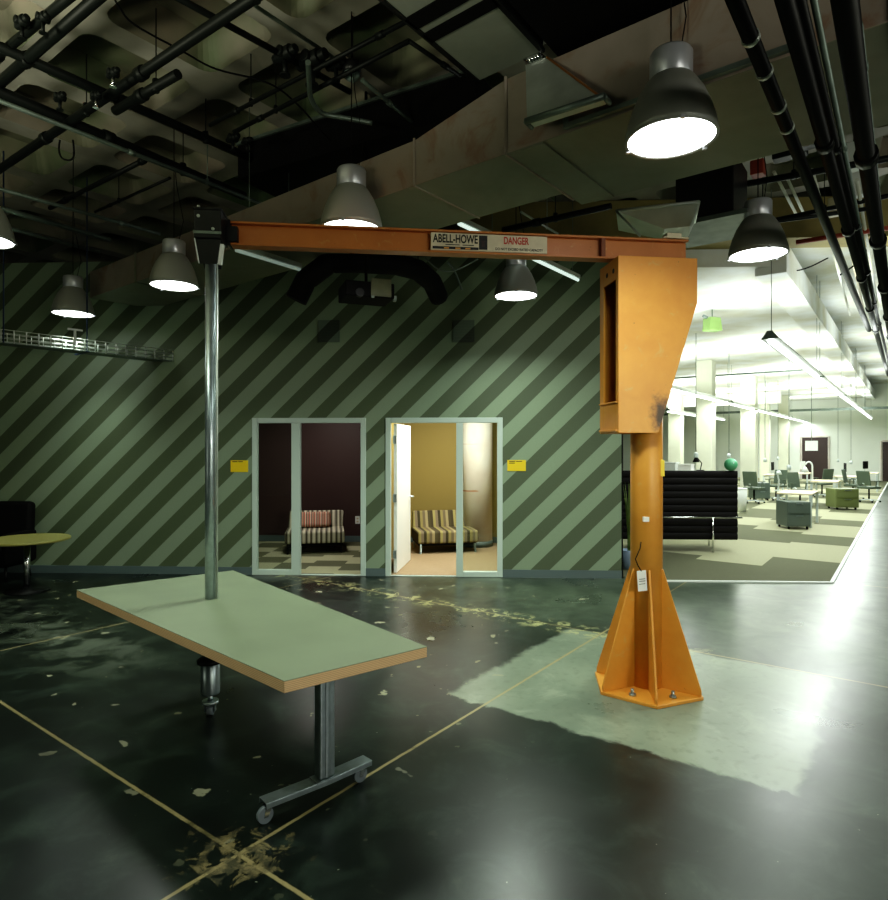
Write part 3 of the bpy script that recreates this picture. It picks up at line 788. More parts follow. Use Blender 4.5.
# ------------------------------------------------------------------ pole carried by the boom tip
PPx = -3.075
pw = Vector((-1.527, 4.085, 0))
pole = thing('support_pole', 'tall round steel pole from crane boom down through the green table', 'pole', (pw.x, pw.y, 0), CA)
ZT = 0.76
mb = MB(); mb.tube([(0,0,0.30), (0,0,3.16)], 0.033, 28); obj('pole_tube', mb, M['steel'], pole)
mb = MB(); mb.tube([(0.044,-0.01,ZT+0.001), (0.044,-0.01,2.95)], 0.007, 8); obj('side_rod', mb, M['galv_b'], pole)
mb = MB(); mb.lathe([(0.040, 0.345), (0.084, 0.345), (0.084, 0.365), (0.055, 0.385), (0.040, 0.385)], (0,0,0), 32); obj('collar', mb, M['blacksteel'], pole)
mb = MB(); mb.lathe([(0.058, 0.14), (0.06, 0.15), (0.06, 0.335), (0.05, 0.345)], (0,0,0), 32); obj('sleeve', mb, M['steel'], pole)
mb = MB(); mb.lathe([(0.052,0.075),(0.052,0.095)], (0,0,0), 20)
mb.bar((-0.03,0,0.08),(-0.03,0,0.025),0.006,0.04,(0,1,0)); mb.bar((0.03,0,0.08),(0.03,0,0.025),0.006,0.04,(0,1,0)); mb.tube([(0,0,0.09),(0,0,0.14)],0.018,12)
ck = obj('caster_fork', mb, M['steel'], pole)
mb = MB(); mb.tube([(-0.02,0,0.035),(0.02,0,0.035)], 0.034, 20); obj('caster_wheel', mb, M['caster'], ck)
mb = MB(); mb.b2((-0.085,-0.075,3.09),(0.085,0.12,3.28)); mb.b2((-0.09,-0.08,3.27),(0.09,0.12,3.29)); mb.b2((0.085,0.05,3.12),(0.16,0.11,3.22)); obj('end_bracket', mb, M['blacksteel'], pole, bevel=0.006)
for x_, z_ in ((-0.055, 3.23), (0.035, 3.15)):
    mb = MB(); mb.tube([(x_,-0.085,z_),(x_,-0.074,z_)], 0.010, 8); obj('bolt', mb, M['galv_b'], pole)
mb = MB(); mb.tube([(-0.075,0,3.29),(-0.075,0,3.325)],0.012,8); obj('bolt', mb, M['galv_b'], pole)
mb = MB(); mb.b2((-0.088,-0.082,3.118),(0.088,-0.076,3.135)); obj('bracket_edge', mb, M['galv'], pole)
for yy in (-0.062, 0.058):
    mb = MB(); mb.prism([(-0.08, yy, 3.09), (0.08, yy, 3.09), (0.055, yy, 2.93), (-0.052, yy, 2.93)], (0,1,0), 0.004)
    obj('gusset_bracket', mb, M['blacksteel'], pole)
mb = MB(); mb.bar((-0.082,-0.064,3.09),(-0.054,-0.064,2.93),0.006,0.012,(0,1,0)); obj('bracket_edge', mb, M['white'], pole)
mb = MB(); mb.bar((0.088,-0.05,3.06),(0.072,-0.05,2.93),0.022,0.03,(0,1,0)); obj('bracket_edge', mb, M['white'], pole)

# ------------------------------------------------------------------ table
def tz(px, py): return at_z(px, py, ZT)
A, B, C_, D = tz(76.7, 589.8), tz(233, 570.3), tz(427, 646.5), tz(284.3, 681)
cen = (A+B+C_+D)/4
tb = thing('work_table', 'large green topped plywood work table on a wheeled steel leg', 'table', (cen.x, cen.y, 0), 0)
mb = MB(); poly = [A, B, C_, D]
mb.prism([Vector((p.x, p.y, ZT-0.003)) for p in poly], (0,0,1), 0.003)
tt = obj('tabletop', mb, M['top'], tb, world=True)
mb = MB(); mb.prism([Vector((p.x, p.y, ZT-0.053)) for p in poly], (0,0,1), 0.0499); obj('plywood_core', mb, M['ply'], tt, world=True, bevel=0.002)
fa, fb = Vector((-0.842, 2.905, 0)), Vector((-0.404, 3.305, 0)); fd = (fb-fa).normalized(); fn = Vector((-fd.y, fd.x, 0)); fc = Vector((-0.595, 3.115, 0))
R = Matrix((fd, fn, Vector((0,0,1)))).transposed()
mb = MB(); mb.box(fc+Vector((0,0,0.41)), (0.085, 0.06, 0.594), R); mb.box(fc+Vector((0,0,0.41))-fn*0.0, (0.03, 0.07, 0.594), R)
obj('leg', mb, M['steel'], tb, world=True, bevel=0.008, seg=3)
mb = MB(); mb.box(fc+Vector((0,0,0.703)), (0.30, 0.16, 0.006), R); obj('mounting_plate', mb, M['blacksteel'], tb, world=True)
mb = MB()
for p, q in ((fa, fc), (fc, fb)):
    p1, q1 = Vector((p.x, p.y, 0.105 if p is fa else 0.105)), Vector((q.x, q.y, 0.105))
    mb.bar(p1, q1, 0.078, 0.006)
    for sg in (-1, 1): mb.bar(p1+fn*0.037*sg-Vector((0,0,0.012)), q1+fn*0.037*sg-Vector((0,0,0.012)), 0.005, 0.024)
obj('foot', mb, M['steel'], tb, world=True, bevel=0.001)
mb = MB(); mb.box(fc+Vector((0,0,0.110)), (0.13, 0.078, 0.006), R); obj('weld_plate', mb, M['steel'], tb, world=True)
for p in (fa+fd*0.03, fb-fd*0.03):
    mb = MB(); q = p+fd*0.0
    off = fd*(-0.02)
    mb.lathe([(0.018, 0.088), (0.018, 0.10)], Vector((p.x, p.y, 0)), 12)
    for sg in (-1, 1):
        mb.prism([p+fn*0.016*sg+fd*-0.02+Vector((0,0,0.09)), p+fn*0.016*sg+fd*0.02+Vector((0,0,0.09)), p+fn*0.016*sg+off+fd*0.01+Vector((0,0,0.03)), p+fn*0.016*sg+off-fd*0.01+Vector((0,0,0.03))], fn, 0.003)
    mb.bar(p-fn*0.018+Vector((0,0,0.09)), p+fn*0.018+Vector((0,0,0.09)), 0.04, 0.003)
    mb.bar(p+fd*0.02+Vector((0,0,0.085)), p+fd*0.055+Vector((0,0,0.065)), 0.02, 0.006)
    ck = obj('caster_fork', mb, M['chrome'], tb, world=True)
    mb = MB(); c = p+off+Vector((0,0,0.038)); mb.tube([c-fn*0.012, c+fn*0.012], 0.038, 24); obj('caster_wheel', mb, M['caster'], ck, world=True)

# ------------------------------------------------------------------ pendant lamps
LZ = 3.42; DL = 0.235
def make_lamp():
    r = empty('pendant_lamp')
    mb = MB(); mb.lathe([(0.240, 0.0), (0.238, 0.03), (0.228, 0.09), (0.205, 0.18), (0.172, 0.27), (0.132, 0.345), (0.108, 0.375)], seg=48, close=False)
    o = obj('lamp_shade', mb, M['shade'], r)
    sm = o.modifiers.new('thick', 'SOLIDIFY'); sm.thickness = 0.004
    mb = MB(); mb.lathe([(0.108, 0.365), (0.112, 0.37), (0.112, 0.52), (0.104, 0.535), (0.02, 0.54)], seg=40); obj('ballast_housing', mb, M['neck'], r)
    mb = MB(); mb.lathe([(0.238, 0.004), (0.243, 0.0), (0.238, -0.006), (0.226, -0.004)], seg=48, close=False); rim = obj('rim_ring', mb, M['shade'], r)
    for k in range(3):
        a = k*2.1+0.4; mb = MB(); mb.box((0.24*math.cos(a), 0.24*math.sin(a), -0.004), (0.02, 0.02, 0.016)); obj('clip', mb, M['neck'], rim)
    mb = MB(); mb.lathe([(0.228, 0.006), (0.16, 0.0), (0.08, -0.004), (0.001, -0.006)], seg=40, close=False); obj('lens', mb, M['lens'], r)
    mb = MB(); mb.tube([(0,0,0.54), (0,0,ZC-LZ+0.07)], 0.004, 6); mb.tube([(0.05,0,0.53), (0.09,0.02,0.75), (0.03,0,1.1), (0,0,1.4)], 0.0035, 6); obj('hanging_cord', mb, M['black'], r)
    for o_ in r.children:
        if o_.type == 'MESH':
            for v_ in o_.data.vertices: v_.co.z = v_.co.z*0.87 if v_.co.z < 0.56 else v_.co.z-0.07
    return r
lamp0 = make_lamp()
LG = 'grey high bay pendant lamps'
lamps = [((671, 139), 'largest lit bell shaped pendant lamp, hanging above the orange crane head', 1.0),
 ((351.5, 230), 'lit bell pendant lamp just above the boom, left of its maker plate', 1.0),
 ((516, 296), 'lit bell pendant lamp hanging below the boom under the DANGER plate', 1.0),
 ((174, 286), 'lit bell pendant lamp just left of the steel pole', 1.0),
 ((73, 314), 'lit bell pendant lamp over the wire cable tray', 1.0),
 ((758, 255), 'lit bell pendant lamp right of the crane against the white office ceiling', 1.0),
 ((-20, 240), 'lit pendant lamp cut off by the left picture edge', 1.0)]
LAMP_LOC = []
for i, ((px, py), lab, k) in enumerate(lamps):
    p = at_z(px, py, LZ); o = lamp0 if i == 0 else dup(lamp0)
    o.location = p; tag(o, lab, 'lamp', LG); LAMP_LOC.append(p)
LAMPCOL = (0.88, 1.0, 0.86)
LP = [26, 34, 46, 22, 10, 34, 6]
LS = [140, 140, 150, 125, 85, 140, 100]
for p, e, sp_ in zip(LAMP_LOC, LP, LS):
    area('high_bay_light', (p.x, p.y, p.z-0.012), 0.40, e, LAMPCOL, shape='DISK', spread=sp_)
# the same lamp grid carries on behind the camera, out of the picture
for q in (LAMP_LOC[0]-G1*2.7, LAMP_LOC[1]-G1*2.7):
    area('high_bay_light', (q.x, q.y, LZ), 0.45, 22, LAMPCOL, shape='DISK', spread=140)

# ------------------------------------------------------------------ ducts
ZB = 3.70
def dz(px, py): return at_z(px, py, ZB)
n1, n2 = dz(136, 282), dz(506, 154)
dd = (n2-n1).normalized(); dperp = Vector((-dd.y, dd.x, 0))
if dperp.y < 0: dperp = -dperp
nl = n1 + dd*((dz(90, 298)-n1).dot(dd)); s1_ = n1 + dd*((dz(421.5, 189)-n1).dot(dd)); s2_ = n2
duct = thing('air_duct', 'long old rectangular air duct with rusty side crossing behind the boom', 'duct', (nl.x, nl.y, ZB), 0)
def duct_seg(pa, pb, w, h0, h1, end=0.0):
    mb = MB(); Wd = dperp*w
    pts = [pa, pb, pb+Wd, pa+Wd]; up = [Vector((0,0,h0)), Vector((0,0,h1)), Vector((0,0,h1)), Vector((0,0,h0))]
    v = pts + [p+u for p, u in zip(pts, up)]
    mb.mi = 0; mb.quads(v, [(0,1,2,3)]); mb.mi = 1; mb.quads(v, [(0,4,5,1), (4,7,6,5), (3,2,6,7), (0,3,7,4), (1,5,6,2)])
    bmesh.ops.remove_doubles(mb.bm, verts=mb.bm.verts[:], dist=1e-5)
    return mb
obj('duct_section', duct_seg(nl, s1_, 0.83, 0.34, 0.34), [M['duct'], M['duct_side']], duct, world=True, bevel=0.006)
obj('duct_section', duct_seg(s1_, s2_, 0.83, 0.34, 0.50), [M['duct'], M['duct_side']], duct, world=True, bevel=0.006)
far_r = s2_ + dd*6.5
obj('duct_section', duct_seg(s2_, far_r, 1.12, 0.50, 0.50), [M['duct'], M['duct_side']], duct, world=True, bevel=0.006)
for p, w, hh, m_ in ((s1_, 0.84, 0.35, 'blacksteel'), (s2_, 0.98, 0.51, 'blacksteel'), (n1, 0.84, 0.35, 'blacksteel'), (s2_+dd*2.1, 1.13, 0.5, 'blacksteel')):
    mb = MB(); c = p - dperp*0.006
    mb.bar(c, c+Vector((0,0,hh)), 0.018, 0.018); mb.bar(c-Vector((0,0,0.004)), c+dperp*w-Vector((0,0,0.004)), 0.014, 0.012)
    obj('duct_flange', mb, M['duct'] if p is not s2_ and p is not s1_ else M['duct_side'], duct, world=True)
mb = MB()
for p in (s2_+dd*0.12,):
    mb.prism([p+Vector((0,0,-0.012)), p+dd*0.16+Vector((0,0,-0.012)), p+dd*0.16+dperp*1.1+Vector((0,0,-0.012)), p+dperp*1.1+Vector((0,0,-0.012))], (0,0,1), 0.011)
obj('stiffener_band', mb, M['duct'], duct, world=True)
mb = MB(); mb.bar(s2_+dd*0.45-dperp*0.02+Vector((0,0,0.03)), s2_+dd*1.75-dperp*0.02+Vector((0,0,0.03)), 0.03, 0.03); mb.bar(s2_+dd*0.45-dperp*0.02+Vector((0,0,0.02)), s2_+dd*0.45-dperp*0.02+Vector((0,0,0.12)), 0.03, 0.03)
obj('support_rail', mb, M['galv'], duct, world=True)

# flared sheet-metal boot on the near side of the duct
def frustum(mb, b, t):
    v = list(b)+list(t); n = len(b)
    mb.quads(v, [(i, (i+1) % n, (i+1) % n+n, i+n) for i in range(n)])
la, lb = at_z(527, 121, 3.72), at_z(601, 97, 3.72); ld = (lb-la).normalized(); lp = Vector((-ld.y, ld.x, 0))
bt = [la, lb, lb+lp*0.09, la+lp*0.09]
c = at_z(534, 62, 4.22)
tp = [c-ld*0.06, c+ld*0.09, c+ld*0.09+lp*0.12, c-ld*0.06+lp*0.12]
boot = thing('duct_boot', 'flared galvanised duct boot with a shiny lip below the pale duct end', 'duct boot', (la.x, la.y, la.z), 0)
mb = MB(); frustum(mb, bt, tp); mb.quads(tp, [(0,1,2,3)]); mb.quads(bt, [(0,1,2,3)]); obj('flared_hood', mb, M['galv_b'], boot, world=True)
mb = MB(); mb.tube([la-ld*0.01, lb+ld*0.02], 0.020, 12); mb.tube([lb+ld*0.02, lb+lp*0.09+ld*0.02], 0.014, 8); mb.tube([la-ld*0.01, la+lp*0.09-ld*0.01], 0.014, 8); obj('rolled_lip', mb, M['galv'], boot, world=True)
mb = MB(); mb.bar(bt[1], tp[1], 0.012, 0.012); obj('copper_seam', mb, mat('copper_tape', (0.45, 0.20, 0.07), 0.35, 0.7), boot, world=True)
mb = MB()
for k in range(4): mb.tube([c+ld*(0.00+0.02*k)+Vector((0,0,0.00)), c+ld*(-0.08+0.02*k)+Vector((0,0,0.07))], 0.02, 10)
obj('foil_neck', mb, M['chrome'], boot, world=True)

# second flared boot, wide side up, behind the crane head
la, lb = at_d(616, 211, 5.3), at_d(699, 191, 5.1); lb.z = la.z; ld = (lb-la).normalized(); lp = Vector((-ld.y, ld.x, 0))
c = at_d(672, 228, 5.25)
boot = thing('duct_boot', 'inverted galvanised duct boot just above the right end of the boom', 'duct boot', (la.x, la.y, c.z), 0)
mb = MB(); tpv = [la, lb, lb+lp*0.5, la+lp*0.5]; btv = [c-ld*0.06, c+ld*0.14, c+ld*0.14+lp*0.3, c-ld*0.06+lp*0.3]
frustum(mb, btv, tpv); mb.quads(btv, [(0,1,2,3)]); obj('flared_hood', mb, M['galv_b'], boot, world=True)
mb = MB(); mb.tube([la, lb], 0.014, 10); mb.tube([lb, lb+lp*0.5], 0.012, 8); mb.tube([la, at_d(640, 236, 5.0)], 0.010, 6); obj('rolled_lip', mb, M['galv_b'], boot, world=True)

# pale duct end at the top with dark straps
PZ = 4.26
e0, e1 = at_z(478, 81, PZ), at_z(543, 51, PZ)
pd = thing('air_duct', 'pale flat bottomed duct end with two black straps at the ceiling', 'duct', (e0.x, e0.y, PZ), 0)
wv = e1-e0
mb = MB(); mb.prism([e0, e1, e1-G1*5, e0-G1*5], (0,0,1), 0.4); obj('duct_section', mb, M['panel'], pd, world=True)
mb = MB()
for px, py, w in ((434, 36, 0.16), (417, 22, 0.20)):
    q = at_z(px, py, PZ-0.01); s = (q-e0).dot(-G1)
    mb.bar(e0-G1*s-Vector((0,0,0.004)), e1-G1*s-Vector((0,0,0.004)), w*0.55, 0.012)
obj('strap', mb, M['black'], pd, world=True)
mb = MB(); mb.bar(e0-Vector((0,0,0.0)), e0-G1*5, 0.03, 0.02); mb.bar(e1, e1-G1*5, 0.03, 0.02); obj('edge_angle', mb, M['pipe'], pd, world=True)
# black block to its right, put in as the dark of the ceiling
f0 = e1 + dd*0.05
bd = thing('air_duct', 'wide black block added for the dark ceiling above the largest lamp', 'duct', (f0.x, f0.y, PZ), 0)
q = at_z(606, 92, PZ+0.02); s = max(0.6, (q-f0).dot(G1))
mb = MB(); p0 = f0+G1*s; mb.prism([p0, p0-G2*3.4, p0-G2*3.4-G1*6, p0-G1*6], (0,0,1), 0.5); obj('duct_section', mb, M['black'], bd, world=True)
mb = MB(); mb.bar(p0-G2*1.7-Vector((0,0,0.01)), p0-G2*1.7-G1*6-Vector((0,0,0.01)), 0.03, 0.02); obj('duct_flange', mb, M['blacksteel'], bd, world=True)
# black block parallel to the main duct, put in for the shadow higher up
BZ = 4.55
a, b = at_z(238, 145, 4.9), at_z(465, 72, 4.9); a.z = b.z = BZ; d_ = (b-a).normalized(); p_ = Vector((-d_.y, d_.x, 0)); p_ = p_ if p_.y > 0 else -p_
hd = thing('air_duct', 'black block added for the unlit gap under the coffered ceiling behind the main air duct', 'duct', (a.x, a.y, BZ), 0)
mb = MB(); mb.prism([a, b+d_*0.1, b+d_*0.1+p_*1.25, a+p_*1.25], (0,0,1), 0.35); obj('duct_section', mb, M['black'], hd, world=True)
mb = MB(); mb.bar(a-p_*0.02+Vector((0,0,0.35)), b-p_*0.02+Vector((0,0,0.35)), 0.025, 0.03); obj('edge_angle', mb, M['galv'], hd, world=True)

# black flexible duct under the boom, with a hung projector
fx = [at_d(296, 300, 6.4), at_d(306, 280, 6.4), at_d(330, 262, 6.4), at_d(360, 262, 6.4), at_d(395, 264, 6.5), at_d(418, 270, 6.7), at_d(432, 282, 7.0), at_d(440, 300, 7.3)]
mb = MB()
P2 = []
for i in range(len(fx)-1):
    for k in range(6):
        P2.append(fx[i].lerp(fx[i+1], k/6))
for i in range(len(P2)-1):
    pass
mb.tube(P2, 0.11, 14)
fo = obj('flexible_duct', mb, M['black'], None, center=True)
mb = MB(); q = fx[3]; mb.tube([q+Vector((0,0,0.1)), Vector((q.x,q.y,ZC))], 0.006, 6); obj('hanger', mb, M['pipe'], fo, world=True)
mb = MB(); q = fx[5]; mb.tube([q+Vector((0,0,0.1)), Vector((q.x,q.y,ZC))], 0.006, 6); obj('hanger', mb, M['pipe'], fo, world=True)
tag(fo, 'black flexible duct sagging under the boom behind the projector', 'duct')
pj = thing('projector', 'small black ceiling projector hanging behind the boom on a rod', 'projector', at_d(366, 300, 5.9), 0.35)
mb = MB(); mb.box((0, 0, 0.06), (0.46, 0.36, 0.14)); obj('housing', mb, M['black'], pj, bevel=0.012)
mb = MB(); mb.box((0.10, -0.187, 0.08), (0.19, 0.012, 0.16)); obj('side_panel', mb, mat('dim_olive_panel', (0.14, 0.15, 0.09), 0.4, noise=0.3), pj)
mb = MB(); mb.tube([(-0.1, -0.20, 0.02), (-0.1, -0.16, 0.02)], 0.04, 16); obj('lens_barrel', mb, M['blacksteel'], pj)
mb = MB(); mb.tube([(0, 0, 0.13), (0, 0, ZC-pj.location.z)], 0.014, 8); mb.box((0, 0, 0.145), (0.2, 0.14, 0.02)); obj('mount_rod', mb, M['black'], pj)
mb = MB(); mb.box((0.24, -0.14, 0.0), (0.03, 0.04, 0.05)); mb.box((0.02, -0.19, -0.01), (0.03, 0.012, 0.02)); obj('bracket', mb, M['galv'], pj)

# ------------------------------------------------------------------ pipes
def seg_z(pa, pb, z, ext0=0.0, ext1=0.0):
    a, b = at_z(*pa, z), at_z(*pb, z); d = (b-a).normalized(); return a-d*ext0, b+d*ext1
def pipe(name, pa, pb, z, r, m, label, cat='pipe', e0=0.0, e1=0.0, group='ceiling pipes', hang=True, couplings=True):
    a, b = seg_z(pa, pb, z, e0, e1)
    t = thing(name, label, cat, a, 0, group)
    mb = MB(); mb.tube([a, b], r, 10); obj('tube', mb, M[m], t, world=True)
    L = (b-a).length; d = (b-a).normalized()
    if couplings:
        k = 0.35
        while k < min(L-0.1, 9):
            mb = MB(); mb.tube([a+d*k, a+d*(k+0.05+r)], r*1.35, 10); k += 1.7
            obj('coupling', mb, M[m], t, world=True)
    if hang:
        k = 0.6
        while k < min(L, 9):
            mb = MB(); mb.tube([a+d*k, Vector(((a+d*k).x, (a+d*k).y, ZC))], 0.005, 5); mb.tube([a+d*k+Vector((0,0,-r-0.004)), a+d*k+Vector((0,0,r+0.02))], r*0.5+0.008, 6); k += 2.3
            obj('hanger', mb, M[m], t, world=True)
    return t
PG = 'pipes under the coffered ceiling'
pipe('overhead_pipe', (0,169), (250,0), 4.62, 0.038, 'pipe', 'thick black pipe crossing the top left coffers up to the picture top', e0=1.0, e1=1.5, group=PG)
pipe('overhead_pipe', (0,47), (268,166), 4.72, 0.040, 'pipe', 'thick black pipe under the first row of ceiling coffers', e0=1.2, group=PG)
pipe('overhead_pipe', (0,92), (244,196), 4.66, 0.048, 'pipe', 'black pipe directly above the pale conduit at upper left', e0=1.2, group=PG)
pipe('conduit', (0,101), (262,204), 4.55, 0.020, 'galv', 'long pale conduit running down to the crane pole top', 'conduit', e0=1.0, group=PG)
pipe('overhead_pipe', (95,0), (0,83), 4.72, 0.040, 'pipe', 'black pipe crossing the far top left corner, lower of two', e0=1.0, e1=1.0, group=PG)
pipe('overhead_pipe', (66,0), (10,46), 4.76, 0.032, 'pipe', 'black pipe crossing the far top left corner, upper of two', e0=1.0, e1=0.3, group=PG)
pipe('conduit', (182,0), (350,92), 4.75, 0.024, 'pipe', 'black conduit leading to the round junction box', 'conduit', e0=1.0, group=PG, hang=False)
pipe('conduit', (251,3), (334,58), 4.80, 0.014, 'galv', 'thin pale conduit above the round junction box', 'conduit', e0=0.7, group=PG, hang=False)
pipe('conduit', (210,125), (409,20), 4.68, 0.018, 'pipe', 'thin black conduit, upper of the parallel pair by the junction box', 'conduit', group=PG)
pipe('conduit', (234,132), (409,41), 4.60, 0.018, 'pipe', 'thin black conduit, lower of the parallel pair by the junction box', 'conduit', group=PG)
pipe('conduit', (409,41), (460,76), 4.60, 0.016, 'pipe', 'short black conduit turning off toward the pale duct end', 'conduit', group=PG, hang=False)
pipe('conduit', (362,80), (412,122), 4.6, 0.018, 'galv', 'short grey conduit running from junction box to the air duct', 'conduit', group=PG, hang=False)
pipe('overhead_pipe', (115,111), (178,74), 4.50, 0.036, 'pipe', 'short stub of thick black pipe among the sprinkler fittings', group=PG, e0=0, e1=0)
pipe('conduit', (0,189), (160,234), 4.5, 0.022, 'galv', 'dim conduit above the left lamps, upper of three', 'conduit', e0=0.8, group=PG)
pipe('conduit', (0,208), (110,240), 4.4, 0.030, 'galv', 'dim conduit above the left lamps, middle of three', 'conduit', e0=0.8, group=PG)
pipe('conduit', (0,226), (100,252), 4.3, 0.022, 'galv', 'dim conduit above the left lamps, lowest of three', 'conduit', e0=0.8, group=PG)
pipe('conduit', (50,208), (150,157), 4.6, 0.026, 'pipe', 'black pipe crossing above the left pendant lamps', group=PG)
pipe('conduit', (95,212), (170,178), 4.75, 0.016, 'pipe', 'thin black conduit crossing above the lamp by the pole', 'conduit', group=PG)
pipe('overhead_pipe', (503,230), (611,206), 4.05, 0.030, 'pipe', 'black pipe just above the DANGER plate on the boom', group=PG)
pipe('conduit', (521,212), (558,234), 4.3, 0.014, 'galv_b', 'bright metal strut above the DANGER plate', 'conduit', group=PG, couplings=False)
pipe('conduit', (460,225), (528,257), 4.05, 0.012, 'galv', 'thin conduit beside the strip light behind the boom', 'conduit', group=PG, couplings=False)

def wire(pts, d_or_z, r, label, name='cable', m='black', isz=True):
    P3 = [at_z(x, y, d_or_z) if isz else at_d(x, y, d_or_z) for x, y in pts]
    Q = []
    for i in range(len(P3)-1):
        p0 = P3[max(i-1, 0)]; p1 = P3[i]; p2 = P3[i+1]; p3 = P3[min(i+2, len(P3)-1)]
        for k in range(6):
            t = k/6; Q.append(0.5*((2*p1)+(p2-p0)*t+(2*p0-5*p1+4*p2-p3)*t*t+(3*p1-p0-3*p2+p3)*t**3))
    Q.append(P3[-1])
    mb = MB(); mb.tube(Q, r, 7); o = obj(name, mb, M[m], None, center=True); tag(o, label, 'cable', 'loose cables and hoses'); return o
wire([(112,-6),(120,8),(135,25),(182,51),(216,69),(268,83),(298,105),(328,138),(352,155)], 4.66, 0.007, 'thin black cable sagging across the ceiling coffers')
wire([(308,62),(309,80),(311,98),(322,113),(345,118),(372,123)], 4.42, 0.020, 'thick curved grey hose looping below the junction box', m='galv')
wire([(370,166),(374,172),(379,182),(381,190)], 5.0, 0.006, 'short black cable beside the lamp above the boom', isz=False)
wire([(425,258),(440,270),(456,270),(478,259)], 6.2, 0.008, 'grey cable loop hanging under the maker plate', m='galv', isz=False)
wire([(448,262),(455,272),(462,290)], 6.4, 0.010, 'short dangling grey cable end below the boom', m='galv', isz=False)
wire([(60,140),(59,150),(62,158),(70,160),(74,155),(73,140)], 5.2, 0.007, 'small cable loop hanging below the upper left pipes', isz=False)
# fittings
def fitting(px, py, z, label, s=1.0, m='pipe'):
    p = at_z(px, py, z); t = thing('pipe_fitting', label, 'fitting', p, ANG, 'sprinkler and pipe fittings')
    mb = MB(); mb.tube([(-0.055*s,0,0),(0.055*s,0,0)], 0.036*s, 12); mb.tube([(0,-0.05*s,0),(0,0.05*s,0)], 0.028*s, 10); mb.tube([(-0.09*s,0,0),(0.09*s,0,0)], 0.024*s, 10); obj('fitting_body', mb, M['pipe'], t, bevel=0.008)
    mb = MB(); mb.tube([(0,0,-0.03*s),(0,0,-0.11*s)], 0.014*s, 8); mb.lathe([(0.03*s,-0.12*s),(0.03*s,-0.112*s)], seg=12); obj('sprinkler_head', mb, M[m], t)
fitting(113, 73, 4.62, 'bright sprinkler fitting at the crossing of the upper left pipes', 0.9, 'chrome')
fitting(96, 96, 4.55, 'bright sprinkler fitting just below the pipe crossing', 0.8, 'chrome')
fitting(60, 97, 4.62, 'sprinkler fitting on the thick pipe, left of the crossing', 0.9)
fitting(233, 138, 4.66, 'sprinkler fitting at the left end of the conduit pair', 1.0)
fitting(247, 141, 4.62, 'sprinkler fitting next to the left end of the conduit pair', 0.8)
fitting(285, 54, 4.76, 'black pipe union on the conduit above the coffers', 1.4)
fitting(312, 60, 4.76, 'black valve body above the curved hose', 1.7)
fitting(336, 64, 4.72, 'black pipe union beside the round junction box', 1.1)
fitting(22, 22, 4.74, 'valve fitting in the top left corner', 1.0)
fitting(43, 18, 4.74, 'valve fitting on the second corner pipe', 0.9)
jb = thing('junction_box', 'round pale blue grey junction box under the ceiling coffers', 'junction box', at_z(352, 78, 4.62), 0)
mb = MB(); mb.sphere((0,0,0.03), 0.066, 1, 1, 0.8); obj('box_cover', mb, mat('pale_box', (0.28, 0.36, 0.34), 0.4, 0.3), jb)
mb = MB(); mb.lathe([(0.072,0.03),(0.072,0.11)], seg=20); mb.tube([(0,0,0.11),(0,0,ZC-4.62)], 0.01, 6); obj('box_body', mb, M['blacksteel'], jb)

# right-hand bundle of pipes running into the office
RG = 'pipes running into the office'
t = pipe('insulated_pipe', (743,19), (869,330), 3.5, 0.034, 'pipe_r', 'dark insulated pipe with pale bands at upper right', e0=1.5, group=RG, couplings=False, hang=False)
a, b = seg_z((743,19), (869,330), 3.5); d = (b-a).normalized()
mb = MB()
for px, py in ((749, 38), (760, 73), (776, 107), (783, 128)):
    q = at_z(px, py, 3.5); k = (q-a).dot(d); mb.tube([a+d*(k-0.012), a+d*(k+0.012)], 0.038, 14)
obj('pale_band', mb, M['galv_b'], t, world=True)
pipe('insulated_pipe', (796,40), (888,375), 3.42, 0.034, 'pipe_r', 'thick black pipe, middle of the bundle at upper right', e0=1.0, group=RG, hang=False)
pipe('insulated_pipe', (852,52), (900,400), 3.30, 0.042, 'pipe_r', 'thickest black pipe along the right picture edge', e0=1.0, group=RG, hang=False)
pipe('insulated_pipe', (815,60), (893,380), 3.58, 0.022, 'pipe_r', 'black pipe behind the middle of the upper right bundle', e0=1.0, group=RG, hang=False)
pipe('conduit', (826,60), (891,380), 3.60, 0.014, 'galv', 'thin grey conduit between the black upper right pipes', 'conduit', e0=1.0, group=RG, hang=False)
pipe('conduit', (870,120), (899,380), 3.6, 0.014, 'galv', 'thin grey conduit near the right picture edge', 'conduit', e0=1.0, group=RG, hang=False)
pipe('conduit', (774,172), (796,214), 4.55, 0.016, 'ceil_w', 'short white pipe right of the second lamp, left one', 'conduit', group=RG, couplings=False, hang=False)
pipe('conduit', (788,180), (803,212), 4.55, 0.016, 'ceil_w', 'short white pipe right of the second lamp, right one', 'conduit', group=RG, couplings=False, hang=False)
for k_, (pa, pb) in enumerate((((812,170),(850,315)), ((832,165),(868,330)), ((857,180),(880,320)))):
    pipe('conduit', pa, pb, 4.42, 0.018, 'ceil_w' if k_ != 1 else 'cream', ('thin white conduit high behind the right pipes, left one', 'thin cream conduit high behind the right pipes, middle one', 'thin white conduit high behind the right pipes, right one')[k_], 'conduit', group=RG, hang=False, couplings=False)
for (pa, pb, z, r, m_, lab) in (((735,186),(880,160),4.3,0.03,'pipe','black cross pipe above the right pendant lamp'),
      ((775,220),(888,196),4.4,0.025,'pipe','black cross pipe right of the right pendant lamp'),
      ((712,230),(800,218),4.15,0.022,'pipe','thin black cross pipe behind the right pendant lamp'),
      ((805,241),(888,228),4.4,0.03,'rustpipe','red oxide cross pipe in the upper right bundle')):
    pipe('cross_pipe', pa, pb, z, r, m_, lab, e0=0.1, e1=0.6, group=RG, couplings=False)
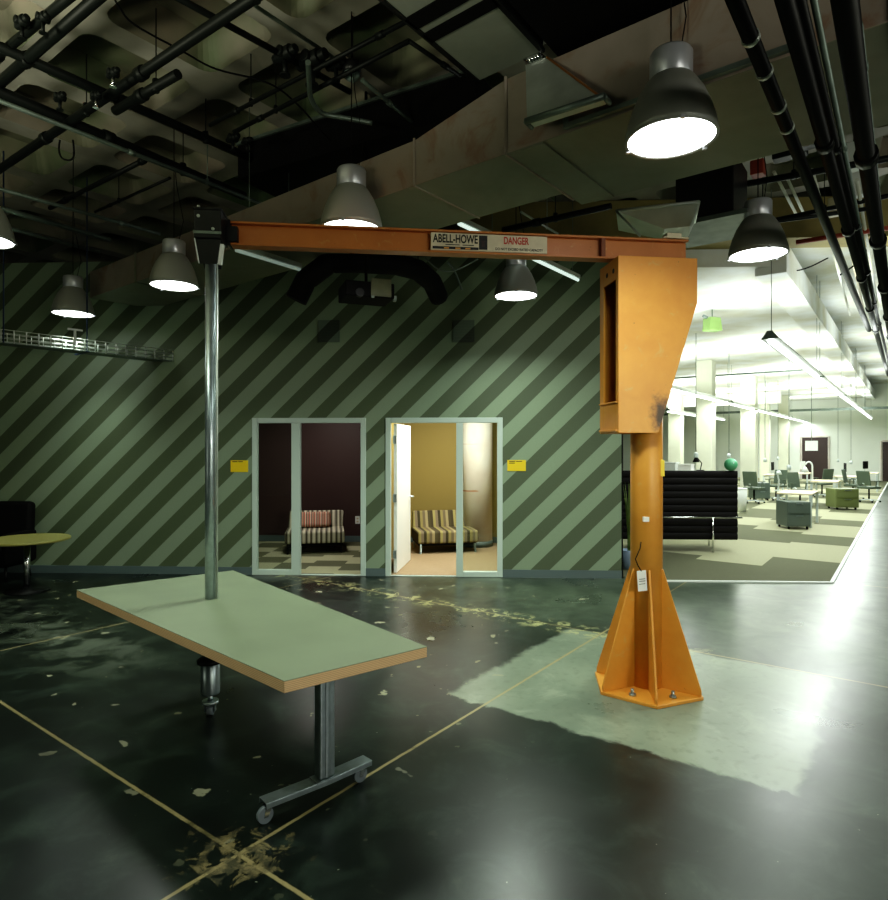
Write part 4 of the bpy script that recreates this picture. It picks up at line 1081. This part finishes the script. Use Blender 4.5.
wire([(720,272),(760,272),(800,270),(828,258)], 9.5, 0.010, 'dark cable strung under the white office ceiling', isz=False)
wire([(785,235),(800,228),(815,222)], 8.6, 0.012, 'dark cable sagging near the right pendant lamp', isz=False)
wire([(840,275),(858,262),(875,240),(888,236)], 9.0, 0.012, 'dark cable looping between the right pipes', isz=False)
for i, (px, py, z, w, h, m_) in enumerate(((790,158,4.6,0.3,0.1,'pipe'),(806,148,4.5,0.2,0.14,'pipe'),(758,176,4.4,0.12,0.14,'rustpipe'),(848,130,4.2,0.2,0.2,'pipe'),(862,196,4.5,0.25,0.3,'white'),(854,170,4.5,0.18,0.26,'white'),(838,215,4.5,0.2,0.2,'cream'))):
    p = at_z(px, py, z); t = thing('junction_box', ('black junction box at the duct corner','black junction box on the right pipe bundle','small red fitting above the right lamp','black box between the thick right pipes','white box hanging between right pipes, lower','white box hanging between right pipes, upper','cream box behind the right pipes')[i], 'junction box', p, ANG, 'boxes among the right pipes')
    mb = MB(); mb.box((0,0,h/2), (w, 0.14, h)); obj('box_body', mb, M[m_], t, bevel=0.01)
    mb = MB(); mb.tube([(0,0,h),(0,0,ZC-z-0.0)], 0.008, 6); obj('hanger', mb, M['black'], t)
# dark equipment housing between duct and right bundle
q = at_d(712, 212, 5.9); t = thing('air_handler', 'dark boxy fan unit behind the crane head right end', 'fan unit', (q.x, q.y, q.z-0.2), ANG)
mb = MB(); mb.box((0,0,0.35), (0.5, 0.6, 0.55)); obj('housing', mb, M['blacksteel'], t, bevel=0.01)
mb = MB(); mb.box((0.02,0,0.03), (0.7, 0.7, 0.04)); obj('drip_tray', mb, M['galv'], t)
mb = MB(); 
for sx in (-.2,.2): mb.tube([(sx,0,0.6),(sx,0,ZC-q.z+0.2)], 0.01, 6)
obj('hanger', mb, M['black'], t)

# strip lights in the hall
def strip(pa, pb, z, label, m_='tube_dim', w=0.07):
    a, b = seg_z(pa, pb, z); t = thing('strip_light', label, 'light', a, 0, 'fluorescent strip lights')
    mb = MB(); up = Vector((0,0,0.035)); mb.bar(a+up, b+up, w, 0.05); obj('batten', mb, M['galv_b'], t, world=True, bevel=0.004)
    mb = MB(); mb.tube([a, b], 0.019, 10); obj('tube', mb, M[m_], t, world=True)
    d = (b-a).normalized(); mb = MB()
    for p in (a+d*0.15, b-d*0.15): mb.tube([p+up, Vector((p.x, p.y, ZC-0.1))], 0.004, 5)
    obj('hanging_wire', mb, M['galv'], t, world=True)
    return t
strip((236,250), (300,269.5), 3.60, 'pale fluorescent strip light beside the steel pole top')
M['tube_half'] = mat('half_lit_tube', (0.7, 0.8, 0.75), 0.4, emit=(0.8, 1, 0.9), estr=0.8)
strip((459,223.5), (578,280), 3.85, 'long fluorescent strip light passing behind the boom plates', 'tube_half')

# wire cable tray on the left
ZTY = 2.93
ta, tb_ = at_z(-40, 338, ZTY), at_z(175, 361.5, ZTY)
td = (tb_-ta).normalized(); tn = Vector((-td.y, td.x, 0)); L = (tb_-ta).length
tray = thing('cable_tray', 'pale wire basket cable tray running to the striped wall at left', 'cable tray', (ta.x, ta.y, ZTY), 0)
mb = MB(); mb.prism([ta, tb_, tb_+tn*0.24, ta+tn*0.24], (0,0,1), 0.012); obj('tray_floor', mb, M['galv'], tray, world=True)
mb = MB(); k = 0.0
while k < L: 
    mb.tube([ta+td*k+Vector((0,0,0.0)), ta+td*k+Vector((0,0,0.15))], 0.007, 6); mb.tube([ta+td*k+tn*0.24, ta+td*k+tn*0.24+Vector((0,0,0.15))], 0.005, 6); k += 0.125
for zz in (0.05, 0.10, 0.15):
    mb.tube([ta+Vector((0,0,zz)), tb_+Vector((0,0,zz))], 0.005, 6); mb.tube([ta+tn*0.24+Vector((0,0,zz)), tb_+tn*0.24+Vector((0,0,zz))], 0.004, 6)
obj('wire_side', mb, M['galv_b'], tray, world=True)
q = at_z(87, 352, ZTY); mb = MB(); mb.tube([q, Vector((q.x, q.y, ZC))], 0.008, 6); q2 = ta+td*0.4; mb.tube([q2, Vector((q2.x, q2.y, ZC))], 0.008, 6); mb.bar(q-tn*0.05, q+tn*0.35, 0.03, 0.015)
obj('hanger', mb, mat('blue_painted_rod', (0.02, 0.04, 0.09), 0.5), tray, world=True)
q = at_z(75, 346, ZTY); mb = MB(); mb.bar(q+Vector((0,0,0.01)), q+Vector((0,0,0.19)), 0.02, 0.02); mb.bar(q+Vector((0,0,0.19))-td*0.08, q+Vector((0,0,0.19))+td*0.08, 0.02, 0.02)
obj('bracket', mb, M['white'], tray, world=True)

# ------------------------------------------------------------------ left lounge corner
p = Vector(((27-CX)/F*7.6, 7.6, 0))
rt = thing('round_table', 'round ochre topped pedestal table at the far left', 'table', p, 0)
mb = MB(); mb.lathe([(0.43,0.605),(0.462,0.615),(0.462,0.635),(0.455,0.64)], seg=48); obj('tabletop', mb, M['tabletop_y'], rt)
mb = MB(); mb.tube([(0,0,0.02),(0,0,0.605)], 0.035, 20); obj('post', mb, M['chrome'], rt)
mb = MB(); mb.lathe([(0.24,0.0),(0.24,0.012),(0.05,0.03),(0.04,0.06)], seg=36); obj('base', mb, M['blacksteel'], rt)
bs = thing('lounge_chair', 'black high backed lounge chair in shadow behind the round table', 'chair', (-6.12, 8.32, 0), WA)
mb = MB(); mb.box((0,-0.02,0.30), (1.05, 0.56, 0.22)); obj('seat', mb, M['black'], bs, bevel=0.05, seg=4)
mb = MB(); mb.prism([(-0.52,0.08,0.35),(-0.52,0.24,0.35),(-0.54,0.30,1.0),(-0.54,0.16,1.02)], (1,0,0), 1.06); obj('backrest', mb, M['black'], bs, bevel=0.06, seg=4)
for sx in (-1,1):
    mb = MB(); mb.box((sx*0.50,-0.02,0.42), (0.10, 0.56, 0.42)); obj('armrest', mb, M['black'], bs, bevel=0.04, seg=4)
    for sy in (-1,1):
        mb = MB(); mb.tube([(sx*0.45, sy*0.2, 0.2),(sx*0.47, sy*0.22, 0.0)], 0.018, 8); obj('leg', mb, M['blacksteel'], bs)
# ------------------------------------------------------------------ office furniture
# high-backed black bench seen from behind
q0 = at_z(622, 552, 0.012); q1 = at_z(738, 552, 0.012)
wS = q1.x-q0.x; 
bb = thing('highback_bench', 'black channel tufted high back bench with chrome rail seen from behind', 'bench', ((q0.x+q1.x)/2, q0.y+0.25, 0.012), WA)
zt_, zb_ = 1.345, 0.20; n = 10; hh = (zt_-zb_)/n
mb = MB()
for k in range(n):
    zc = zb_+hh*(k+0.5); y = -0.20; s = []
    for a in range(9):
        an = -math.pi/2+math.pi*a/8; s.append((-wS/2, y-0.022*math.cos(an), zc+hh/2*math.sin(an)))
    s = s+[(-wS/2, y+0.06, zc+hh/2), (-wS/2, y+0.06, zc-hh/2)]
    mb.prism(s, (1,0,0), wS)
obj('backrest', mb, M['vinyl'], bb)
mb = MB(); mb.b2((-wS/2+0.03,-0.13,0.34),(wS/2-0.03,0.52,0.48)); obj('seat', mb, M['vinyl'], bb, bevel=0.04, seg=3)
mb = MB(); mb.tube([(-wS/2,-0.27,0.575),(wS/2+0.05,-0.27,0.575)], 0.016, 10); obj('rail', mb, M['chrome'], bb)
for x_ in (-wS/2+0.42, wS/2-0.42):
    mb = MB(); mb.tube([(x_,-0.27,0.575),(x_,-0.27,0.0)], 0.018, 10); obj('leg', mb, M['chrome'], bb)
    mb = MB(); mb.tube([(x_+0.2,0.45,0.36),(x_+0.2,0.45,0.0)], 0.016, 8); obj('leg', mb, M['chrome'], bb)
bq = at_d(728.5, 465.5, 10.6)
bl = thing('exercise_ball', 'small green ball resting on the black bench back', 'ball', (bq.x, 10.64-bq.x*0.0487-0.19+0.20, 1.357), 0)
bl.location = Vector((bq.x-0.07, q0.y+0.25-0.19-(bq.x-(q0.x+q1.x)/2)*0.0487, 0.012+1.345+0.0))
mb = MB(); mb.sphere((0,0,0.103), 0.105, seg=28); obj('ball_skin', mb, M['green'], bl, smooth=True)
mb = MB(); mb.tube([(0.0,-0.100,0.13),(0.0,-0.106,0.13)], 0.008, 8); obj('valve', mb, M['white'], bl)
# white storage behind it and things on top
cb = thing('storage_cabinet', 'white cabinet behind the black bench', 'cabinet', at_z(686, 530, 0.012), ANG)
mb = MB(); mb.box((0,0,0.62), (1.2,0.45,1.24)); obj('carcass', mb, M['white'], cb, bevel=0.006)
for sx in (-0.3,0.3):
    mb = MB(); mb.box((sx,-0.235,0.62), (0.57,0.02,1.18)); dr = obj('door', mb, M['wall_w'], cb, bevel=0.003)
    mb = MB(); mb.tube([(sx*0.2,-0.26,0.6),(sx*0.2,-0.26,0.75)],0.008,8); obj('handle', mb, M['steel'], dr)
cbl = cb.location
for i, (dx, w, h, m_, nm, lab, ct) in enumerate(((-0.42,0.30,0.16,'white','storage_box','white box on the white cabinet behind the bench, left','box'),(-0.05,0.34,0.12,'paper','storage_box','low white box in the middle of the white cabinet','box'))):
    o = thing(nm, lab, ct, cbl+Vector((dx*G1.y, -dx*G1.x*0+dx*0.0, 1.24))+Vector((0,0,0.0)), ANG)
    mb = MB(); mb.box((0,0,h/2), (w,0.26,h)); obj('box_body', mb, M[m_], o, bevel=0.006)
    mb = MB(); mb.box((0,0,h+0.01), (w+0.02,0.28,0.02)); obj('lid', mb, M[m_], o)
o = thing('desk_lamp', 'small black desk lamp on the white cabinet', 'lamp', cbl+Vector((0.30,-0.0,1.24)), 0)
mb = MB(); mb.lathe([(0.08,0),(0.08,0.02)], seg=20); obj('base', mb, M['black'], o)
mb = MB(); mb.tube([(0,0,0.02),(0.03,0,0.16),(-0.06,0,0.27)], 0.012, 8); obj('arm', mb, M['black'], o)
mb = MB(); mb.lathe([(0.07,0.18),(0.03,0.28)], (-0.09,0,0), 16); obj('lamp_shade', mb, M['black'], o)
o = thing('waste_bin', 'tall white bin right of the black bench', 'bin', at_z(741, 512, 0.012), 0)
mb = MB(); mb.lathe([(0.13,0),(0.15,0.62),(0.14,0.63),(0.12,0.02)], seg=24); obj('bin_body', mb, M['white'], o)
mb = MB(); mb.lathe([(0.155,0.60),(0.155,0.64)], seg=24); obj('rim', mb, M['white'], o)

# plant at the wall end
pp = Vector(((629-CX)/F*8.95, 8.95, 0.012)); pl_ = thing('potted_plant', 'tall leafy plant in a pale blue pot at the striped wall end', 'plant', pp, 0)
mb = MB(); mb.lathe([(0.10,0),(0.13,0.26),(0.12,0.27),(0.10,0.22)], seg=24); obj('pot', mb, M['pot'], pl_)
mb = MB()
rn = random.Random(5)
for k in range(26):
    a = rn.uniform(0, 6.28); h = rn.uniform(0.55, 1.25); sp = rn.uniform(0.05, 0.16); w = rn.uniform(0.012, 0.022)
    d = Vector((math.cos(a), math.sin(a), 0)); t = Vector((-d.y, d.x, 0)); pr = None
    for j in range(6):
        f = j/5; c = d*(sp*f*f)+Vector((0,0,0.22+(h-0.22)*f)); ww = w*(1-f*f)+0.001
        cur = (mb.bm.verts.new(c-t*ww), mb.bm.verts.new(c+t*ww))
        if pr: mb.face([pr[0], pr[1], cur[1], cur[0]])
        pr = cur
obj('foliage', mb, M['leaf'], pl_)

# desks
def make_desk():
    r = empty('office_desk')
    mb = MB(); mb.box((0,0,0.715), (1.25,0.68,0.03)); obj('desktop', mb, M['desk'], r, bevel=0.004)
    for sx in (-1,1):
        for sy in (-1,1):
            mb = MB(); mb.bar((sx*0.60,sy*0.31,0.70),(sx*0.60,sy*0.31,0.0),0.035,0.05); obj('leg', mb, M['lightleg'], r)
    mb = MB(); mb.bar((-0.58,0.31,0.66),(0.58,0.31,0.66),0.02,0.06); obj('crossbar', mb, M['lightleg'], r)
    return r
def make_ped():
    r = empty('drawer_pedestal')
    mb = MB(); mb.box((0,0,0.32), (0.48,0.50,0.52)); obj('carcass', mb, M['ped'], r, bevel=0.008)
    for k in range(2):
        mb = MB(); mb.box((0,-0.262,0.20+0.25*k), (0.45,0.02,0.22)); d = obj('drawer', mb, M['ped'], r, bevel=0.004)
        mb = MB(); mb.box((0,-0.28,0.29+0.25*k), (0.14,0.015,0.012)); obj('handle', mb, M['steel'], d)
    for sx in (-1,1):
        for sy in (-1,1):
            mb = MB(); mb.tube([(sx*0.19-0.012,sy*0.2,0.03),(sx*0.19+0.012,sy*0.2,0.03)],0.03,12); obj('caster_wheel', mb, M['black'], r)
    return r
def make_chair():
    r = empty('office_chair')
    mb = MB(); mb.box((0,0,0.46),(0.48,0.46,0.07)); obj('seat', mb, M['chairg'], r, bevel=0.025, seg=3)
    mb = MB(); R = Matrix.Rotation(math.radians(-10),3,'X'); mb.box((0,0.24,0.76),(0.44,0.04,0.46),R); obj('backrest', mb, M['chairg'], r, bevel=0.018, seg=3)
    mb = MB(); mb.bar((0,0.05,0.42),(0,0.26,0.60),0.05,0.02); obj('back_support', mb, M['lightleg'], r)
    mb = MB(); mb.tube([(0,0,0.08),(0,0,0.43)],0.025,10); obj('gas_post', mb, M['black'], r)
    mb = MB()
    for k in range(5):
        a = k*math.tau/5; mb.bar((0,0,0.09),(0.29*math.cos(a),0.29*math.sin(a),0.06),0.04,0.025)
    st = obj('star_base', mb, M['lightleg'], r)
    for k in range(5):
        a = k*math.tau/5; mb = MB(); c = Vector((0.29*math.cos(a),0.29*math.sin(a),0.03)); t = Vector((-math.sin(a),math.cos(a),0)); mb.tube([c-t*0.02,c+t*0.02],0.03,10); obj('caster_wheel', mb, M['black'], st)
    for sx in (-1,1):
        mb = MB(); mb.bar((sx*0.26,0.05,0.46),(sx*0.27,0.03,0.66),0.02,0.03); mb.box((sx*0.27,-0.01,0.67),(0.05,0.24,0.025)); obj('armrest', mb, M['chairg'], r)
    return r
desk0, ped0, chair0 = make_desk(), make_ped(), make_chair()
A2 = ANG+math.pi/2
def g(px, py): return at_z(px, py, 0.012)
dk = [((798, 524), A2, 'birch topped desk with grey pedestal, nearest in the office'),
      ((826, 505), A2, 'birch desk with a white arched lamp behind the nearest desk'),
      ((776, 494), A2, 'birch desk far back left of the nearest desk'),
      ((846, 497), A2, 'third birch desk in the row near the dark far door'),
      ((800, 491.5), A2, 'far birch desk beneath hanging cords, centre of the office'),
      ((868, 491), A2, 'farthest birch desk close to the office far wall')]
desks = []
for i, ((px, py), rz, lab) in enumerate(dk):
    o = desk0 if i == 0 else dup(desk0)
    o.location = g(px, py); o.rotation_euler = (0,0,rz); tag(o, lab, 'desk', 'birch topped office desks'); desks.append(o)
pk = [((793, 528), 'grey pedestal under the nearest birch desk', 'ped'), ((842, 509), 'olive pedestal right of the second birch desk', 'ped_o'), ((759, 500), 'dark pedestal by the desk behind the white bin', 'ped')]
for i, ((px, py), lab, m_) in enumerate(pk):
    o = ped0 if i == 0 else dup(ped0)
    o.location = g(px, py); o.rotation_euler = (0,0,WA); tag(o, lab, 'pedestal', 'mobile drawer pedestals')
    if i == 1: o.scale = (1.3, 1, 1)
    if m_ != 'ped':
        for ch in o.children:
            if ch.name.startswith(('carcass', 'drawer')):
                ch.data = ch.data.copy(); ch.data.materials[0] = M[m_]
ck = [((800, 506), 0.3, 'green grey task chair just behind the nearest desk'), ((869, 502), 1.9, 'green grey task chair at the right end of the desk row'),
      ((822, 497), 3.4, 'green grey task chair in front of the dark far door'), ((853, 499), 0.8, 'green grey task chair beside the farthest desk, turned away'),
      ((754, 503), 2.2, 'dark task chair beside the tall white bin'), ((776, 500), 5.2, 'task chair between the two far left desks')]
for i, ((px, py), rz, lab) in enumerate(ck):
    o = chair0 if i == 0 else dup(chair0)
    o.location = g(px, py); o.rotation_euler = (0,0,rz); tag(o, lab, 'office chair', 'office task chairs')
# arched lamp, desk items
b_ = desks[1].location
o = thing('desk_lamp', 'white arched desk lamp in front of the dark far door', 'lamp', b_+Vector((-0.35,0.1,0.73)), 0)
mb = MB(); mb.lathe([(0.1,0),(0.1,0.02)], seg=20); obj('base', mb, M['white'], o)
mb = MB(); mb.tube([(0,0,0.02),(0.0,0,0.42)]+[(-0.11+0.11*math.cos(a*math.pi/8), 0, 0.42+0.14*math.sin(a*math.pi/8)) for a in range(1,8)], 0.022, 10); obj('arm', mb, M['white'], o)
mb = MB(); mb.lathe([(0.11,0.26),(0.05,0.38),(0.02,0.42)], (-0.22,0,0), 20); obj('lamp_shade', mb, M['white'], o)
def monitor(loc, rz, label, m_='white'):
    o = thing('computer_monitor', label, 'monitor', loc, rz, 'monitors on the office desks')
    mb = MB(); mb.box((0,0,0.30),(0.46,0.03,0.30)); obj('screen', mb, M[m_], o, bevel=0.006)
    mb = MB(); mb.box((0,0.02,0.09),(0.05,0.02,0.18)); obj('neck', mb, M['lightleg'], o)
    mb = MB(); mb.box((0,0,0.007),(0.24,0.18,0.014)); obj('base', mb, M['lightleg'], o)
monitor(desks[2].location+Vector((-0.1,0.05,0.73)), A2, 'black monitor on the desk far back left of the nearest desk', 'black')
monitor(desks[3].location+Vector((0.0,0.05,0.73)), A2+0.2, 'black monitor on the third birch desk', 'black')
monitor(desks[4].location+Vector((0.1,0.0,0.73)), A2+2.9, 'pale monitor on the far central desk')
monitor(desks[5].location+Vector((-0.1,0.0,0.73)), A2-0.3, 'black monitor on the farthest desk', 'black')
o = thing('desk_fan', 'pale standing desk ornament behind the nearest desk, below a cord', 'lamp', desks[0].location+Vector((-0.33,0.22,0.73)), 0.4)
mb = MB(); mb.lathe([(0.09,0),(0.09,0.02)], seg=16); obj('base', mb, M['lightleg'], o)
mb = MB(); mb.tube([(0,0,0.02),(0.02,0,0.25),(-0.04,0,0.45)],0.018,8); obj('arm', mb, M['lightleg'], o)
mb = MB(); mb.lathe([(0.07,0.38),(0.03,0.47)], (0.02,0,0), 16); obj('lamp_shade', mb, M['lightleg'], o)
o['label'] = 'pale grey desk lamp on the nearest birch desk'; o.name = 'desk_lamp'
# hanging board and cords
hb = at_d(811.5, 451, 24.0); o = thing('hanging_board', 'small white board hanging in front of the dark far door', 'board', (hb.x, hb.y, hb.z), 0)
mb = MB(); mb.box((0,0,0.2),(0.47,0.03,0.38)); obj('board_panel', mb, M['screen'], o)
mb = MB(); mb.tube([(0,0,0.39),(0,0,ZC-0.1-hb.z)],0.012,6); obj('hanging_cord', mb, M['galv'], o)
cords = [((789, 470), 15.5, 'cord above the nearest desk lamp'), ((765, 462), 20.0, 'cord above the far left desk'), ((729, 458), 17.0, 'cord just above the green ball'), ((851, 464), 24.0, 'cord above the third desk in the row'), ((778, 460), 24.0, 'cord between the white columns'), ((838, 462), 27.0, 'cord right of the dark far door'), ((696, 458), 14.0, 'cord above the white cabinet')]
for (px, py), d, lab in cords:
    p = at_d(px, py, d); o = thing('power_cord', 'thin grey hanging power '+lab, 'cord', p, 0, 'cords hanging from the office ceiling')
    mb = MB(); mb.tube([(0,0,0.1),(0,0,ZC-0.1-p.z)],0.008,6); obj('cord', mb, M['galv'], o)
    mb = MB(); mb.lathe([(0.05,0),(0.05,0.1),(0.02,0.13)], seg=12); obj('socket', mb, M['lightleg'], o)
# tin on the office ceiling
p = at_d(716, 330, 11.5); o = thing('green_bracket', 'small green box hanging below the white office ceiling', 'box', (p.x, p.y, p.z), 0.3)
mb = MB(); mb.prism([(-0.14,0,0),(0.15,0,0.0),(0.11,0,0.24),(-0.12,0,0.24)], (0,1,0), 0.2); obj('box_body', mb, M['tin'], o, bevel=0.008)
mb = MB(); mb.tube([(0,0.1,0.24),(0,0.1,ZC-0.1-p.z)],0.01,6); mb.tube([(-0.12,0.1,0.24),(-0.2,0.1,0.27)],0.03,8); obj('hanger', mb, M['galv'], o)

# office pendant fluorescent rows
FG = 'fluorescent fixtures in the office'
def office_light(a, b, label, power):
    t = thing('fluorescent_fixture', label, 'light', a, 0, FG)
    d = (b-a).normalized(); up = Vector((0,0,1))
    mb = MB(); sx = d.cross(up)
    ring = [a-sx*0.03+up*0.09, a+sx*0.03+up*0.09, a+sx*0.10, a-sx*0.10]
    mb.prism(ring, d, (b-a).length); obj('reflector', mb, M['white'], t, world=True)
    mb = MB(); mb.tube([a-up*0.02, b-up*0.02], 0.035, 8); obj('tube', mb, M['tube_on'], t, world=True)
    mb = MB(); L = (b-a).length; mb.prism([a-d*0.03-sx*0.10, a-d*0.03+sx*0.10, a-d*0.03+sx*0.03+up*0.1, a-d*0.03-sx*0.03+up*0.1], d, 0.03); obj('end_cap', mb, M['galv'], t, world=True)
    mb = MB()
    for k in (0.1, L-0.1): q = a+d*k; mb.tube([q+up*0.09, Vector((q.x, q.y, ZC-0.1))], 0.005, 5)
    obj('hanging_wire', mb, M['galv'], t, world=True)
    rz = math.atan2(d.y, d.x)-math.pi/2; c = (a+b)/2
    area('office_light_down', c-up*0.06, 0.18, power, (0.93,1.0,0.95), (0,0,rz), sy=L)
    area('office_light_up', c+up*0.12, 0.18, power*1.0, (0.93,1.0,0.95), (math.pi,0,-rz), sy=L)
ZF = 3.1
near_a = at_z(770, 339, ZF); 
names = ['nearest', 'second', 'third', 'fourth', 'farthest']
for k in range(5):
    a = near_a+G1*(k*5.4); office_light(a, a+G1*5.1, 'lit tube fixture, %s in the right office row' % names[k], 112)
near_b = at_z(668, 388, ZF)
for k in range(4):
    a = near_b+G1*(k*6.3); office_light(a, a+G1*6.0, 'lit tube fixture, %s in the middle office row' % names[k], 125)
near_c = at_z(668, 411, ZF)
for k in range(2):
    a = near_c+G1*(k*4.6); office_light(a, a+G1*4.3, 'lit tube fixture, %s in the left office row' % names[k], 112)

# rooms light
p = W((RW0+S_P)/2+0.5, 1.3, 2.72); area('room_light', p, 0.6, 34, (1.0,0.93,0.85), sy=0.6)
p = W((S_P+RW1)/2-0.5, 0.95, 2.72); area('room_light', p, 1.2, 120, (1.0,0.95,0.82), sy=1.2)
# added fill lights, all out of view, standing for no lamp or window
area('rear_fill', (6.3, -4.5, 0.9), 5.0, 85, (0.97,1.0,0.78), (math.radians(118), 0, math.radians(25)), sy=1.5)  # added pair of fills for the duct underside and ceiling
area('rear_fill', (-10.5, -3.5, 0.9), 5.0, 34, (0.97,1.0,0.78), (math.radians(118), 0, math.radians(-45)), sy=1.5)
area('ceiling_fill', (-5.2, 2.2, 2.9), 0.8, 290, (0.98,1.0,0.76), (math.pi, 0, 0), spread=150)  # added pair of unseen uplights that brighten the coffers
area('ceiling_fill', (-2.6, 0.2, 2.3), 0.8, 240, (0.98,1.0,0.76), (math.pi, 0, 0), spread=150)
area('front_fill', (4.2, -2.5, 2.6), 1.6, 34, (1.0,0.97,0.85), (math.radians(80), 0, math.radians(20)), sy=1.0, spread=90)  # added fill on the front of the crane
area('side_fill', (8.0, 0.5, 2.2), 3.0, 60, (0.97,1.0,0.90), (math.radians(85), 0, math.radians(60)), sy=2.2)  # added side fill that lights the crane from the right

# world
w = bpy.data.worlds.new('world'); scene.world = w; w.use_nodes = True
w.node_tree.nodes['Background'].inputs[0].default_value = (0.55, 0.8, 0.62, 1); w.node_tree.nodes['Background'].inputs[1].default_value = 0.022
scene.view_settings.view_transform = 'Standard'; scene.view_settings.look = 'None'
vs_ = scene.view_settings; vs_.use_curve_mapping = True
cm_ = vs_.curve_mapping; cc_ = cm_.curves[3]
cc_.points[0].location = (0, 0); cc_.points[1].location = (1, 1)
for x_, y_ in ((0.012, 0.0065), (0.05, 0.042), (0.14, 0.135), (0.4, 0.43)): cc_.points.new(x_, y_)
cm_.extend = 'EXTRAPOLATED'; cm_.update()
scene.view_settings.exposure = 0.0; scene.view_settings.gamma = 1.0
try:
    scene.cycles.use_denoising = True; scene.cycles.denoiser = 'OPENIMAGEDENOISE'
    scene.cycles.max_bounces = 8; scene.cycles.diffuse_bounces = 4; scene.cycles.sample_clamp_indirect = 6
    scene.cycles.caustics_reflective = False; scene.cycles.caustics_refractive = False
except Exception as e: print(e)
